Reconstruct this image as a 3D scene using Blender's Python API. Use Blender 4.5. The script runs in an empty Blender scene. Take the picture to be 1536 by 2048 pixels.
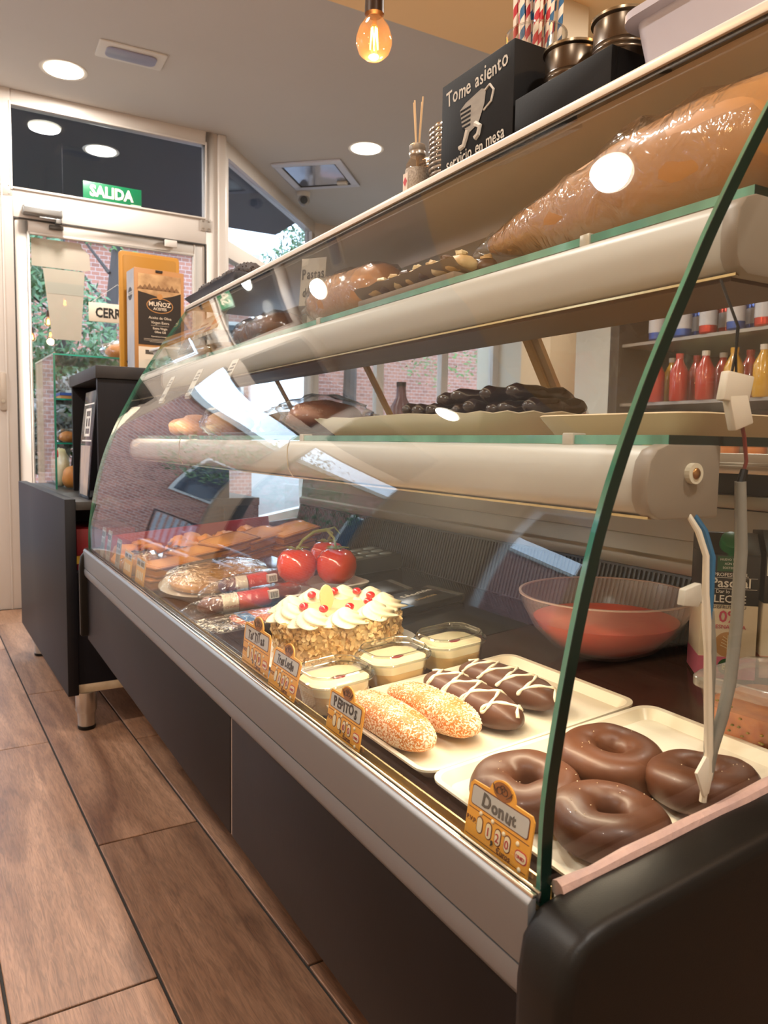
import bpy, bmesh, math, random
from mathutils import Vector, Matrix, noise
R = random.Random(7)
C = bpy.context.scene.collection
sc = bpy.context.scene
PI = math.pi

# ------------------------------------------------------------------ camera
cam_d = bpy.data.cameras.new('camera')
cam = bpy.data.objects.new('camera', cam_d)
C.objects.link(cam)
RM = [[0.86718, -0.02968, 0.49711], [-0.49771, -0.08519, 0.86315], [0.01673, -0.99592, -0.08865]]
m = Matrix([[RM[i][0], -RM[i][1], -RM[i][2], 0] for i in range(3)] + [[0, 0, 0, 1]])
m.translation = Vector((0, 0, 0.92))
cam.matrix_world = m
cam_d.sensor_fit = 'HORIZONTAL'
cam_d.sensor_width = 36.0
cam_d.lens = 1540.0 / 1536.0 * 36.0
cam_d.clip_start = 0.02
cam_d.dof.use_dof = True
cam_d.dof.focus_distance = 1.0
cam_d.dof.aperture_fstop = 18.0
sc.camera = cam

# ------------------------------------------------------------------ world, exposure
w = bpy.data.worlds.new('sky'); sc.world = w; w.use_nodes = True
nt = w.node_tree; bg = nt.nodes['Background']
bg.inputs[0].default_value = (0.60, 0.77, 1.0, 1)
bg.inputs[1].default_value = 7.5
sc.view_settings.view_transform = 'Standard'
sc.view_settings.look = 'None'
sc.view_settings.gamma = 1.0
sc.view_settings.use_curve_mapping = False
sc.view_settings.exposure = 0.06
sc.cycles.transparent_max_bounces = 40
sc.cycles.max_bounces = 10
sc.cycles.glossy_bounces = 5
sc.cycles.caustics_reflective = False
sc.cycles.caustics_refractive = False
sc.cycles.sample_clamp_indirect = 4.0
LAMP_W = 26.0        # each ceiling downlight
LED_W = 4.3          # strip lamp under the lower light housing
UP_FILL_W = 0.35       # weak light below the unlit upper housing; no strip is there

# ------------------------------------------------------------------ materials
def lin(h):
    if isinstance(h, str):
        h = h.lstrip('#'); v = [int(h[i:i+2], 16) / 255 for i in (0, 2, 4)]
    else: v = h
    return tuple((c / 12.92 if c <= 0.04045 else ((c + 0.055) / 1.055) ** 2.4) for c in v) + (1,)
MATS = {}
def M(name, col, rough=0.5, metal=0.0, spec=0.5, var=None, bump=None, coat=0, sss=0, emit=0, emit_col=None, trans=0, alpha=1, col2=None, coords='Object', stretch=None):
    """principled material; var=(scale, amount) colour noise towards col2, bump=(scale, strength)"""
    if name in MATS: return MATS[name]
    mt = bpy.data.materials.new(name); mt.use_nodes = True
    n = mt.node_tree.nodes; L = mt.node_tree.links; p = n['Principled BSDF']
    p.inputs['Base Color'].default_value = lin(col)
    p.inputs['Roughness'].default_value = rough
    p.inputs['Metallic'].default_value = metal
    p.inputs['Specular IOR Level'].default_value = spec
    p.inputs['Coat Weight'].default_value = coat
    p.inputs['Transmission Weight'].default_value = trans
    p.inputs['Alpha'].default_value = alpha
    if sss:
        p.inputs['Subsurface Weight'].default_value = sss
        p.inputs['Subsurface Radius'].default_value = (0.01, 0.005, 0.002)
    if emit:
        p.inputs['Emission Color'].default_value = lin(emit_col or col)
        p.inputs['Emission Strength'].default_value = emit
    if var or bump:
        tc = n.new('ShaderNodeTexCoord'); src = tc.outputs[coords]
        if stretch:
            mp = n.new('ShaderNodeMapping'); mp.inputs['Scale'].default_value = stretch
            L.new(src, mp.inputs[0]); src = mp.outputs[0]
    if var:
        t = n.new('ShaderNodeTexNoise'); t.inputs['Scale'].default_value = var[0]; t.inputs['Detail'].default_value = 5
        L.new(src, t.inputs['Vector'])
        r = n.new('ShaderNodeValToRGB'); a = var[1]
        r.color_ramp.elements[0].position = 0.5 - a; r.color_ramp.elements[1].position = 0.5 + a
        r.color_ramp.elements[0].color = lin(col); r.color_ramp.elements[1].color = lin(col2 or col)
        L.new(t.outputs['Fac'], r.inputs[0]); L.new(r.outputs[0], p.inputs['Base Color'])
    if bump:
        t2 = n.new('ShaderNodeTexNoise'); t2.inputs['Scale'].default_value = bump[0]; t2.inputs['Detail'].default_value = 4
        L.new(src, t2.inputs['Vector'])
        b = n.new('ShaderNodeBump'); b.inputs['Strength'].default_value = bump[1]; b.inputs['Distance'].default_value = 0.002
        L.new(t2.outputs['Fac'], b.inputs['Height']); L.new(b.outputs[0], p.inputs['Normal'])
    MATS[name] = mt
    return mt
def PANE(name, tint=(1, 1, 1), base=0.04, power=5, rough=0.0, film=0.0, film_col=(1, 1, 1), crinkle=None):
    """thin clear sheet: see-through plus Fresnel (Schlick) mirror, same from both sides; film adds a share of diffuse haze"""
    if name in MATS: return MATS[name]
    mt = bpy.data.materials.new(name); mt.use_nodes = True
    n = mt.node_tree.nodes; L = mt.node_tree.links; n.clear()
    out = n.new('ShaderNodeOutputMaterial')
    tr = n.new('ShaderNodeBsdfTransparent'); tr.inputs[0].default_value = tuple(tint) + (1,)
    gl = n.new('ShaderNodeBsdfGlossy'); gl.inputs['Roughness'].default_value = rough
    ge = n.new('ShaderNodeNewGeometry')
    nsock = ge.outputs['Normal']
    if crinkle:
        tc = n.new('ShaderNodeTexCoord')
        t2 = n.new('ShaderNodeTexNoise'); t2.inputs['Scale'].default_value = crinkle[0]; t2.inputs['Detail'].default_value = 3; t2.inputs['Distortion'].default_value = 1.2
        L.new(tc.outputs['Object'], t2.inputs['Vector'])
        b = n.new('ShaderNodeBump'); b.inputs['Strength'].default_value = crinkle[1]; b.inputs['Distance'].default_value = 0.01
        L.new(t2.outputs['Fac'], b.inputs['Height']); nsock = b.outputs[0]
        L.new(nsock, gl.inputs['Normal'])
    d = n.new('ShaderNodeVectorMath'); d.operation = 'DOT_PRODUCT'
    L.new(nsock, d.inputs[0]); L.new(ge.outputs['Incoming'], d.inputs[1])
    ab = n.new('ShaderNodeMath'); ab.operation = 'ABSOLUTE'; L.new(d.outputs['Value'], ab.inputs[0])
    om = n.new('ShaderNodeMath'); om.operation = 'SUBTRACT'; om.inputs[0].default_value = 1; L.new(ab.outputs[0], om.inputs[1])
    pw = n.new('ShaderNodeMath'); pw.operation = 'POWER'; pw.inputs[1].default_value = power; L.new(om.outputs[0], pw.inputs[0])
    ma = n.new('ShaderNodeMath'); ma.operation = 'MULTIPLY_ADD'; ma.inputs[1].default_value = 1 - base; ma.inputs[2].default_value = base
    ma.use_clamp = True
    L.new(pw.outputs[0], ma.inputs[0])
    mx = n.new('ShaderNodeMixShader'); L.new(ma.outputs[0], mx.inputs[0]); L.new(gl.outputs[0], mx.inputs[2])
    if film:
        df = n.new('ShaderNodeBsdfDiffuse'); df.inputs[0].default_value = tuple(film_col) + (1,)
        m2 = n.new('ShaderNodeMixShader'); m2.inputs[0].default_value = film
        L.new(tr.outputs[0], m2.inputs[1]); L.new(df.outputs[0], m2.inputs[2]); L.new(m2.outputs[0], mx.inputs[1])
    else: L.new(tr.outputs[0], mx.inputs[1])
    L.new(mx.outputs[0], out.inputs[0])
    MATS[name] = mt
    return mt
def EMIT(name, col, strength):
    if name in MATS: return MATS[name]
    mt = bpy.data.materials.new(name); mt.use_nodes = True
    n = mt.node_tree.nodes; n.clear()
    out = n.new('ShaderNodeOutputMaterial'); e = n.new('ShaderNodeEmission')
    e.inputs[0].default_value = lin(col); e.inputs[1].default_value = strength
    mt.node_tree.links.new(e.outputs[0], out.inputs[0]); MATS[name] = mt
    return mt

def area_lamp(name, loc, power, col, shape='DISK', size=0.15, size_y=None, direction=(0, 0, -1), spread=None):
    l = bpy.data.lights.new(name, 'AREA'); l.energy = power; l.color = col; l.shape = shape; l.size = size
    if size_y: l.size_y = size_y
    if spread: l.spread = spread
    o = bpy.data.objects.new(name, l); C.objects.link(o); o.location = loc
    o.rotation_euler = Vector(direction).to_track_quat('-Z', 'Y').to_euler()
    return o

# ------------------------------------------------------------------ mesh building
class MB:
    def __init__(s): s.v = []; s.f = []
    def add(s, vs, fs):
        o = len(s.v); s.v += [tuple(v) for v in vs]; s.f += [tuple(i + o for i in f) for f in fs]; return s
    def box(s, x0, x1, y0, y1, z0, z1):
        return s.add([(x, y, z) for z in (z0, z1) for y in (y0, y1) for x in (x0, x1)],
                     [(0, 2, 3, 1), (4, 5, 7, 6), (0, 1, 5, 4), (2, 6, 7, 3), (0, 4, 6, 2), (1, 3, 7, 5)])
    def prism(s, poly, a, b, axis='y'):
        """2-D polygon swept along an axis: axis y -> poly is (x,z); x -> (y,z); z -> (x,y)"""
        n = len(poly)
        f = {'y': lambda p, t: (p[0], t, p[1]), 'x': lambda p, t: (t, p[0], p[1]), 'z': lambda p, t: (p[0], p[1], t)}[axis]
        vs = [f(p, a) for p in poly] + [f(p, b) for p in poly]
        fs = [tuple(range(n))[::-1], tuple(range(n, 2 * n))] + [(i, (i + 1) % n, n + (i + 1) % n, n + i) for i in range(n)]
        return s.add(vs, fs)
    def tube(s, path, r, n=8, caps=True):
        path = [Vector(p) for p in path]; vs = []; fs = []; k = len(path)
        rs = r if isinstance(r, (list, tuple)) else [r] * k
        prev = None
        for i, p in enumerate(path):
            d = (path[min(i + 1, k - 1)] - path[max(i - 1, 0)]).normalized()
            if prev is None:
                u = d.orthogonal().normalized()
            else:
                u = (prev - d * prev.dot(d)).normalized()
            prev = u; v = d.cross(u)
            for j in range(n):
                a = 2 * PI * j / n
                vs.append(p + (u * math.cos(a) + v * math.sin(a)) * rs[i])
        for i in range(k - 1):
            for j in range(n):
                fs.append((i * n + j, i * n + (j + 1) % n, (i + 1) * n + (j + 1) % n, (i + 1) * n + j))
        if caps: fs += [tuple(range(n))[::-1], tuple(range((k - 1) * n, k * n))]
        return s.add(vs, fs)
    def cyl(s, p0, p1, r0, r1=None, n=16): return s.tube([p0, p1], [r0, r0 if r1 is None else r1], n)
    def lathe(s, prof, n=24, c=(0, 0, 0), caps=(True, True), wob=None):
        vs = []; k = len(prof)
        for (r, z) in prof:
            for j in range(n):
                a = 2 * PI * j / n; rr = r * (wob(a, z) if wob else 1)
                vs.append((c[0] + rr * math.cos(a), c[1] + rr * math.sin(a), c[2] + z))
        fs = [(i * n + j, i * n + (j + 1) % n, (i + 1) * n + (j + 1) % n, (i + 1) * n + j) for i in range(k - 1) for j in range(n)]
        if caps[0]: fs.append(tuple(range(n))[::-1])
        if caps[1]: fs.append(tuple(range((k - 1) * n, k * n)))
        return s.add(vs, fs)
    def loft(s, rings, caps=True):
        n = len(rings[0]); vs = [v for r in rings for v in r]
        fs = [(i * n + j, i * n + (j + 1) % n, (i + 1) * n + (j + 1) % n, (i + 1) * n + j) for i in range(len(rings) - 1) for j in range(n)]
        if caps: fs += [tuple(range(n))[::-1], tuple(range((len(rings) - 1) * n, len(rings) * n))]
        return s.add(vs, fs)
    def grid(s, fn, nu, nv):
        vs = [fn(i / nu, j / nv) for i in range(nu + 1) for j in range(nv + 1)]
        return s.add(vs, [(i * (nv + 1) + j, (i + 1) * (nv + 1) + j, (i + 1) * (nv + 1) + j + 1, i * (nv + 1) + j + 1) for i in range(nu) for j in range(nv)])
    def blob(s, c, rad, nu=16, nv=10, jit=0, fr=20, seed=0, sq=1.0, flat=None):
        vs = []; fs = []
        for i in range(nv + 1):
            th = PI * i / nv
            for j in range(nu):
                ph = 2 * PI * j / nu
                d = [math.sin(th) * math.cos(ph), math.sin(th) * math.sin(ph), math.cos(th)]
                d = [math.copysign(abs(q) ** sq, q) for q in d]
                k = 1 + (jit * noise.noise(Vector((d[0] * fr * .1 + seed, d[1] * fr * .1, d[2] * fr * .1 + seed * 3))) if jit else 0)
                p = [c[q] + d[q] * rad[q] * k for q in range(3)]
                if flat is not None: p[2] = max(p[2], flat)
                vs.append(p)
        for i in range(nv):
            for j in range(nu):
                fs.append((i * nu + j, (i + 1) * nu + j, (i + 1) * nu + (j + 1) % nu, i * nu + (j + 1) % nu))
        return s.add(vs, fs)
    def xf(s, mat):
        s.v = [tuple(mat @ Vector(v)) for v in s.v]; return s
    def mesh(s, name, mat=None, smooth=False, bevel=0, seg=2, angle=35):
        me = bpy.data.meshes.new(name); me.from_pydata(s.v, [], s.f)
        bm = bmesh.new(); bm.from_mesh(me)
        bmesh.ops.remove_doubles(bm, verts=bm.verts, dist=1e-6)
        if bevel:
            es = [e for e in bm.edges if len(e.link_faces) == 2 and e.calc_face_angle(0) > 0.6]
            bmesh.ops.bevel(bm, geom=es, offset=bevel, segments=seg, profile=0.5, affect='EDGES', clamp_overlap=True)
        bmesh.ops.recalc_face_normals(bm, faces=bm.faces)
        bm.to_mesh(me); bm.free()
        if smooth or bevel:
            me.shade_smooth(); me.set_sharp_from_angle(angle=math.radians(angle))
        if mat: me.materials.append(mat)
        return me
def thing(name, label, cat, loc=(0, 0, 0), rz=0, group=None):
    o = bpy.data.objects.new(name, None); C.objects.link(o); o.empty_display_size = 0.05
    o.location = loc; o.rotation_euler = (0, 0, rz)
    o['label'] = label; o['category'] = cat
    if group: o['group'] = group
    return o
def part(name, mb, mat, parent, world=False, smooth=False, bevel=0, seg=2, label=None, kind=None, angle=35, loc=None):
    me = mb if isinstance(mb, bpy.types.Mesh) else mb.mesh(name, mat, smooth, bevel, seg, angle)
    o = bpy.data.objects.new(name, me); C.objects.link(o)
    if parent:
        o.parent = parent
        if world and parent.parent is None: o.location = [-c for c in parent.location]
    if loc: o.location = loc
    if label: o['label'] = label
    if kind: o['kind'] = kind
    return o
def solo(name, mb, mat, label, cat, loc=(0, 0, 0), rz=0, group=None, **k):
    o = part(name, mb, mat, None, **k); o.location = loc; o.rotation_euler = (0, 0, rz)
    o['label'] = label; o['category'] = cat
    if group: o['group'] = group
    return o
def struct(name, mb, mat, parent=None, **k):
    o = part(name, mb, mat, parent, **k)
    if parent is None: o['kind'] = 'structure'
    return o
def dup(root, loc, rz=None, label=None, group=None, scale=None):
    r = root.copy(); C.objects.link(r); r.location = loc
    if rz is not None: r.rotation_euler = (0, 0, rz)
    if label: r['label'] = label
    if group: r['group'] = group
    if scale: r.scale = scale
    for ch in list(root.children):
        c = ch.copy(); C.objects.link(c); c.parent = r
        for g in list(ch.children):
            d = g.copy(); C.objects.link(d); d.parent = c
    return r
def textmesh(s, size, origin, right, up, align='CENTER', depth=0.0004, hand=0, seed=1, bold=0.0, squash=1.0):
    """flat lettering as a mesh; hand > 0 jitters each letter like handwriting"""
    right = Vector(right).normalized(); up = Vector(up); up = (up - right * up.dot(right)).normalized()
    nrm = right.cross(up)
    rr = random.Random(seed); mb = MB()
    def glyphs(txt):
        cu = bpy.data.curves.new('letters', 'FONT'); cu.body = txt; cu.size = size; cu.extrude = depth / 2; cu.offset = bold * size
        cu.resolution_u = 2; cu.align_x = 'LEFT'
        ob = bpy.data.objects.new('letters', cu)
        me = bpy.data.meshes.new_from_object(ob)
        vs = [tuple(v.co) for v in me.vertices]; fs = [tuple(p.vertices) for p in me.polygons]
        bpy.data.objects.remove(ob); bpy.data.curves.remove(cu); bpy.data.meshes.remove(me)
        return vs, fs
    vs_all = []; x = 0
    if hand:
        for ch in s:
            if ch == ' ': x += size * 0.35; continue
            vs, fs = glyphs(ch)
            w_ = max(v[0] for v in vs); x0 = min(v[0] for v in vs)
            a = rr.uniform(-hand, hand); k = 1 + rr.uniform(-hand, hand) * .6; dy = rr.uniform(-hand, hand) * size * .35
            ca, sa = math.cos(a), math.sin(a)
            mb.add([(x + k * ((v[0] - x0) * ca - v[1] * sa), dy + k * ((v[0] - x0) * sa + v[1] * ca) , v[2]) for v in vs], fs)
            x += (w_ - x0) * k + size * 0.10
    else:
        vs, fs = glyphs(s); mb.add(vs, fs)
    xs = [v[0] for v in mb.v]; mid = (min(xs) + max(xs)) / 2 if align == 'CENTER' else min(xs)
    o = Vector(origin)
    mb.v = [tuple(o + right * ((v[0] - mid) * squash) + up * v[1] + nrm * (v[2] + depth)) for v in mb.v]
    return mb
def text(name, s, size, mat, parent, origin, right, up, world=False, label=None, **k):
    return part(name, textmesh(s, size, origin, right, up, **k), mat, parent, world=world, label=label)
def rounded(w_, h_, r, n=5, cx=0, cy=0):
    """rounded rectangle outline"""
    out = []
    for (sx, sy, a0) in ((1, 1, 0), (-1, 1, PI / 2), (-1, -1, PI), (1, -1, 1.5 * PI)):
        for i in range(n + 1):
            a = a0 + PI / 2 * i / n
            out.append((cx + sx * (w_ / 2 - r) + r * math.cos(a), cy + sy * (h_ / 2 - r) + r * math.sin(a)))
    return out
ORD = ['first', 'second', 'third', 'fourth', 'fifth', 'sixth', 'seventh', 'eighth', 'ninth', 'tenth', 'eleventh', 'twelfth', 'thirteenth', 'fourteenth', 'fifteenth']
def dz(x): return 0.560 + 0.0875 * (x - 0.345)      # height of the sloping deck at depth x
TILT = math.atan(0.0875)

# common materials
WHITE_PVC = M('white_pvc', '#d2c8bf', 0.3, var=(3, .5), col2='#c9bfb5')
ALU = M('satin_aluminium', '#b9bcbe', 0.34, 1.0, bump=(300, .02))
ALU_RAIL = M('rail_aluminium', '#85888c', 0.45, 0.7)
STEEL = M('brushed_steel', '#c8c4bc', 0.3, 1.0)
BLACK = M('black_plastic', '#0d0b09', 0.42, spec=.3, bump=(900, .08))
BLACK_WOOD = M('black_laminate', '#0f0d11', 0.55, spec=.2, var=(30, .4), col2='#151318', stretch=(6, 6, .6), bump=(60, .1))
CREAM = M('cream_plastic', '#b3afa5', 0.42)
GLASS = PANE('clear_glass', (0.985, 0.995, 0.99), 0.04)
GLASS_GREEN = PANE('shelf_glass', (0.93, 0.975, 0.955), 0.045)
EDGE = M('glass_edge_green', '#1f5f4d', 0.1, coat=1, var=(7, .3), col2='#4f9c84')
EDGE_DARK = M('glass_edge_dark', '#06100c', 0.15, var=(5, .3), col2='#0d2a20')
INK = M('black_ink', '#15130f', 0.6)
WHITE_INK = M('white_print', '#ece8e0', 0.6)
PAPER = M('white_card', '#dcd6c8', 0.6)
# ------------------------------------------------------------------ ROOM
CEIL = 2.69
GREY_CEIL = M('ceiling_paint', '#c8c4bf', 0.8, var=(2, .5), col2='#c1bdb8')
OCHRE = M('ochre_paint', '#fad9a6', 0.8, var=(2, .5), col2='#f5d09a')
BEIGE = M('beige_wall', '#cfc2ae', 0.8)
GROUT = M('dark_grout', '#2b2723', 0.9)
def tile_mat():
    mt = bpy.data.materials.new('wood_look_tile'); mt.use_nodes = True
    n = mt.node_tree.nodes; L = mt.node_tree.links; p = n['Principled BSDF']
    tc = n.new('ShaderNodeTexCoord'); oi = n.new('ShaderNodeObjectInfo')
    sh = n.new('ShaderNodeVectorMath'); sh.operation = 'SCALE'; sh.inputs['Scale'].default_value = 9.0
    cx = n.new('ShaderNodeCombineXYZ'); L.new(oi.outputs['Random'], cx.inputs[0]); L.new(oi.outputs['Random'], cx.inputs[1]); L.new(oi.outputs['Random'], cx.inputs[2])
    L.new(cx.outputs[0], sh.inputs[0])
    ad = n.new('ShaderNodeVectorMath'); ad.operation = 'ADD'; L.new(tc.outputs['Object'], ad.inputs[0]); L.new(sh.outputs[0], ad.inputs[1])
    mp = n.new('ShaderNodeMapping'); mp.inputs['Scale'].default_value = (9, 1.1, 1); L.new(ad.outputs[0], mp.inputs[0])
    a = n.new('ShaderNodeTexNoise'); a.inputs['Scale'].default_value = 1.4; a.inputs['Detail'].default_value = 6; a.inputs['Distortion'].default_value = 1.0; L.new(mp.outputs[0], a.inputs['Vector'])
    mp2 = n.new('ShaderNodeMapping'); mp2.inputs['Scale'].default_value = (60, 5, 1); L.new(ad.outputs[0], mp2.inputs[0])
    b = n.new('ShaderNodeTexNoise'); b.inputs['Scale'].default_value = 3; b.inputs['Detail'].default_value = 4; b.inputs['Distortion'].default_value = 1.5; L.new(mp2.outputs[0], b.inputs['Vector'])
    r = n.new('ShaderNodeValToRGB'); e = r.color_ramp.elements
    e[0].position = .30; e[0].color = lin('#6e4d3a'); e[1].position = .72; e[1].color = lin('#ab846a')
    x = e.new(.5); x.color = lin('#916d55')
    L.new(a.outputs['Fac'], r.inputs[0])
    r2 = n.new('ShaderNodeValToRGB'); r2.color_ramp.elements[0].position = .35; r2.color_ramp.elements[1].position = .62
    r2.color_ramp.elements[0].color = (.62, .62, .62, 1); r2.color_ramp.elements[1].color = (1.12, 1.1, 1.08, 1)
    L.new(b.outputs['Fac'], r2.inputs[0])
    mx = n.new('ShaderNodeMix'); mx.data_type = 'RGBA'; mx.blend_type = 'MULTIPLY'; mx.inputs['Factor'].default_value = .8
    L.new(r.outputs[0], mx.inputs['A']); L.new(r2.outputs[0], mx.inputs['B'])
    # a few dark knots
    mp3 = n.new('ShaderNodeMapping'); mp3.inputs['Scale'].default_value = (7, 2.4, 1); L.new(ad.outputs[0], mp3.inputs[0])
    v = n.new('ShaderNodeTexNoise'); v.inputs['Scale'].default_value = 1.2; v.inputs['Detail'].default_value = 1; L.new(mp3.outputs[0], v.inputs['Vector'])
    r3 = n.new('ShaderNodeValToRGB'); r3.color_ramp.elements[0].position = .66; r3.color_ramp.elements[1].position = .78
    r3.color_ramp.elements[0].color = (1, 1, 1, 1); r3.color_ramp.elements[1].color = (.55, .52, .5, 1)
    L.new(v.outputs['Fac'], r3.inputs[0])
    m3 = n.new('ShaderNodeMix'); m3.data_type = 'RGBA'; m3.blend_type = 'MULTIPLY'; m3.inputs['Factor'].default_value = 1
    L.new(mx.outputs['Result'], m3.inputs['A']); L.new(r3.outputs[0], m3.inputs['B'])
    hv = n.new('ShaderNodeHueSaturation'); mr = n.new('ShaderNodeMapRange'); mr.inputs['To Min'].default_value = .9; mr.inputs['To Max'].default_value = 1.1
    L.new(oi.outputs['Random'], mr.inputs[0]); L.new(mr.outputs[0], hv.inputs['Value']); L.new(m3.outputs['Result'], hv.inputs['Color'])
    L.new(hv.outputs[0], p.inputs['Base Color'])
    p.inputs['Roughness'].default_value = .42
    bp = n.new('ShaderNodeBump'); bp.inputs['Strength'].default_value = .25; bp.inputs['Distance'].default_value = .001
    L.new(b.outputs['Fac'], bp.inputs['Height']); L.new(bp.outputs[0], p.inputs['Normal'])
    return mt
TILE = tile_mat()
floor = struct('floor', MB().prism([(-1.7, 4.57), (-1.7, -1.6), (4.6, -1.6), (4.6, 5.9), (2.68, 5.9), (1.47, 4.57)], -0.06, -0.004, 'z'), GROUT)
ang = math.radians(1.83); U = Vector((math.cos(ang), math.sin(ang), 0)); V = Vector((-math.sin(ang), math.cos(ang), 0))
TW, TL, G = 0.2320, 1.2, 0.0055
tile_meshes = {}
for c in range(-8, 14):
    u0 = 0.1077 + TW * c
    off = {0: 0.058, 1: 0.558, 2: 1.154, -1: 0.72, -2: 0.33}.get(c, R.uniform(0, 1.2))
    for k in range(-3, 5):
        v0 = off + k * TL; v1 = v0 + TL
        if v0 > 4.44: continue
        v0 = max(v0, -1.55); v1 = min(v1, 4.50)
        if v1 - v0 < .06: continue
        key = round(v1 - v0, 3)
        if key not in tile_meshes:
            tile_meshes[key] = MB().box(-TW / 2 + G / 2, TW / 2 - G / 2, -key / 2 + G / 2, key / 2 - G / 2, -0.012, 0.0).mesh('tile', TILE, bevel=0.0012, seg=1)
        o = part('tile', tile_meshes[key], None, floor)
        o.location = U * (u0 + TW / 2) + V * ((v0 + v1) / 2); o.rotation_euler = (0, 0, ang)
# ceiling: grey over the door side, ochre over the counter side, a low step between them
struct('ceiling', MB().prism([(-1.7, 4.57), (-1.7, 2.925), (4.6, 2.925), (4.6, 5.9), (2.68, 5.9), (1.47, 4.57)], CEIL, CEIL + .08, 'z'), GREY_CEIL)
struct('ceiling_near', MB().box(-1.7, 4.6, -1.6, 2.925, CEIL - .02, CEIL + .08), OCHRE)
struct('wall_left', MB().box(-1.78, -1.7, -1.6, 2.55, -.06, CEIL).box(-1.78, -1.7, 2.55, 3.25, -.06, .9).box(-1.78, -1.7, 2.55, 3.25, 2.1, CEIL).box(-1.78, -1.7, 3.25, 4.6, -.06, CEIL), BEIGE)
struct('wall_back', MB().box(-1.78, 4.6, -1.68, -1.6, -.06, CEIL), BEIGE)
struct('wall_right', MB().box(4.6, 4.68, -1.6, 6.2, -.06, CEIL), BEIGE)
wl = struct('window_added', MB().box(-1.77, -1.71, 2.55, 2.60, .9, 2.1).box(-1.77, -1.71, 3.2, 3.25, .9, 2.1).box(-1.77, -1.71, 2.6, 3.2, .9, .96).box(-1.77, -1.71, 2.6, 3.2, 2.04, 2.1), WHITE_PVC)  # unseen window, added to put a bright streak in the case glass
struct('pane', MB().box(-1.745, -1.735, 2.6, 3.2, .96, 2.04), GLASS, wl)
# ---- shop front with the door
YD = 4.518
def frame_rect(mb, x0, x1, z0, z1, t, y0=YD, y1=YD + .06, tt=None, tb=None):
    tt = t if tt is None else tt; tb = t if tb is None else tb
    mb.box(x0, x0 + t, y0, y1, z0, z1).box(x1 - t, x1, y0, y1, z0, z1)
    mb.box(x0 + t, x1 - t, y0, y1, z1 - tt, z1).box(x0 + t, x1 - t, y0, y1, z0, z0 + tb)
    return mb
fw = struct('trim_1', MB().box(.235, .36, YD, YD + .09, 0, CEIL).box(1.376, 1.446, YD, YD + .08, 0, CEIL).box(.36, 1.376, YD, YD + .07, 2.62, CEIL)
            .box(.36, 1.376, YD, YD + .07, 2.055, 2.20), WHITE_PVC, bevel=.004)
struct('mould', MB().box(.306, .314, YD - .006, YD, 0, CEIL).box(.36, 1.376, YD - .008, YD, 2.196, 2.206).box(.36, 1.376, YD - .008, YD, 2.612, 2.622)
       .box(.352, .362, YD - .008, YD, 2.19, 2.63).box(1.372, 1.382, YD - .008, YD, 2.19, 2.63), WHITE_PVC, fw, bevel=.002)
struct('corner_post', MB().box(1.446, 1.50, YD - .012, YD + .085, 0, CEIL), WHITE_PVC, fw, bevel=.012, seg=3)
win1 = struct('window_1', MB().box(.36, 1.376, YD + .03, YD + .04, 2.2, 2.62), PANE('transom_glass', (.92, .94, .97), .06))
door = struct('door_1', frame_rect(MB(), .366, 1.370, .005, 2.05, .062, YD + .004, YD + .056, tb=.14), WHITE_PVC, bevel=.006)
struct('glazing_bead', frame_rect(MB(), .424, 1.312, .14, 1.992, .012, YD - .002, YD + .02), WHITE_PVC, door, bevel=.003)
struct('seal', frame_rect(MB(), .358, 1.378, .001, 2.058, .008, YD - .001, YD + .03), M('rubber_seal', '#3c3733', .7), door)
struct('pane', MB().box(.428, 1.308, YD + .026, YD + .034, .145, 1.988), GLASS, door)
# left of the door: glazed shop front
wl2 = MB()
for x0, x1 in ((-1.7, -.72), (-.72, .235)):
    frame_rect(wl2, x0, x1, .0, CEIL, .07, tb=.3); wl2.box(x0 + .07, x1 - .07, YD, YD + .06, 2.06, 2.16)
w2 = struct('window_2', wl2, WHITE_PVC)
for x0, x1 in ((-1.63, -.79), (-.65, .165)):
    struct('pane', MB().box(x0, x1, YD + .026, YD + .034, .3, 2.06), GLASS, w2)
    struct('pane', MB().box(x0, x1, YD + .026, YD + .034, 2.16, 2.62), MATS['transom_glass'], w2)
# ---- glazed facade running off at an angle, then the far window wall
FD = Matrix.Translation((1.50, 4.56, 0)) @ Matrix.Rotation(math.radians(47.55), 4, 'Z')
def fac(mb): return mb.xf(FD)
w3 = struct('window_3', fac(MB().box(0, 1.74, 0, .06, 2.60, CEIL).box(0, .06, 0, .06, 0, 2.6).box(1.67, 1.74, 0, .06, 0, 2.6).box(.06, 1.67, 0, .06, 2.02, 2.12).box(.06, 1.67, 0, .06, 0, .4)), WHITE_PVC, bevel=.004)
struct('pane', fac(MB().box(.06, 1.67, .026, .034, 2.12, 2.6)), MATS['transom_glass'], w3)
struct('pane', fac(MB().box(.06, 1.67, .026, .034, .4, 2.02)), GLASS, w3)
struct('hinge', fac(MB().box(1.60, 1.625, -.02, 0, 2.20, 2.34)), M('dark_hinge', '#4a4640', .4, .6), w3, bevel=.003)
EY = 5.86
w5 = MB().box(2.66, 4.6, EY, EY + .07, 2.3, CEIL).box(2.66, 4.6, EY, EY + .07, 0, .55)
for x in (2.66, 3.28, 3.95, 4.53): w5.box(x, x + .07, EY, EY + .07, .55, 2.3)
w5 = struct('window_5', w5, WHITE_PVC)
for x in (2.73, 3.35, 4.02):
    struct('pane', MB().box(x, x + .55 if x < 3 else x + .6 if x < 3.5 else 4.53, EY + .03, EY + .038, .55, 2.3), GLASS, w5)
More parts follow.
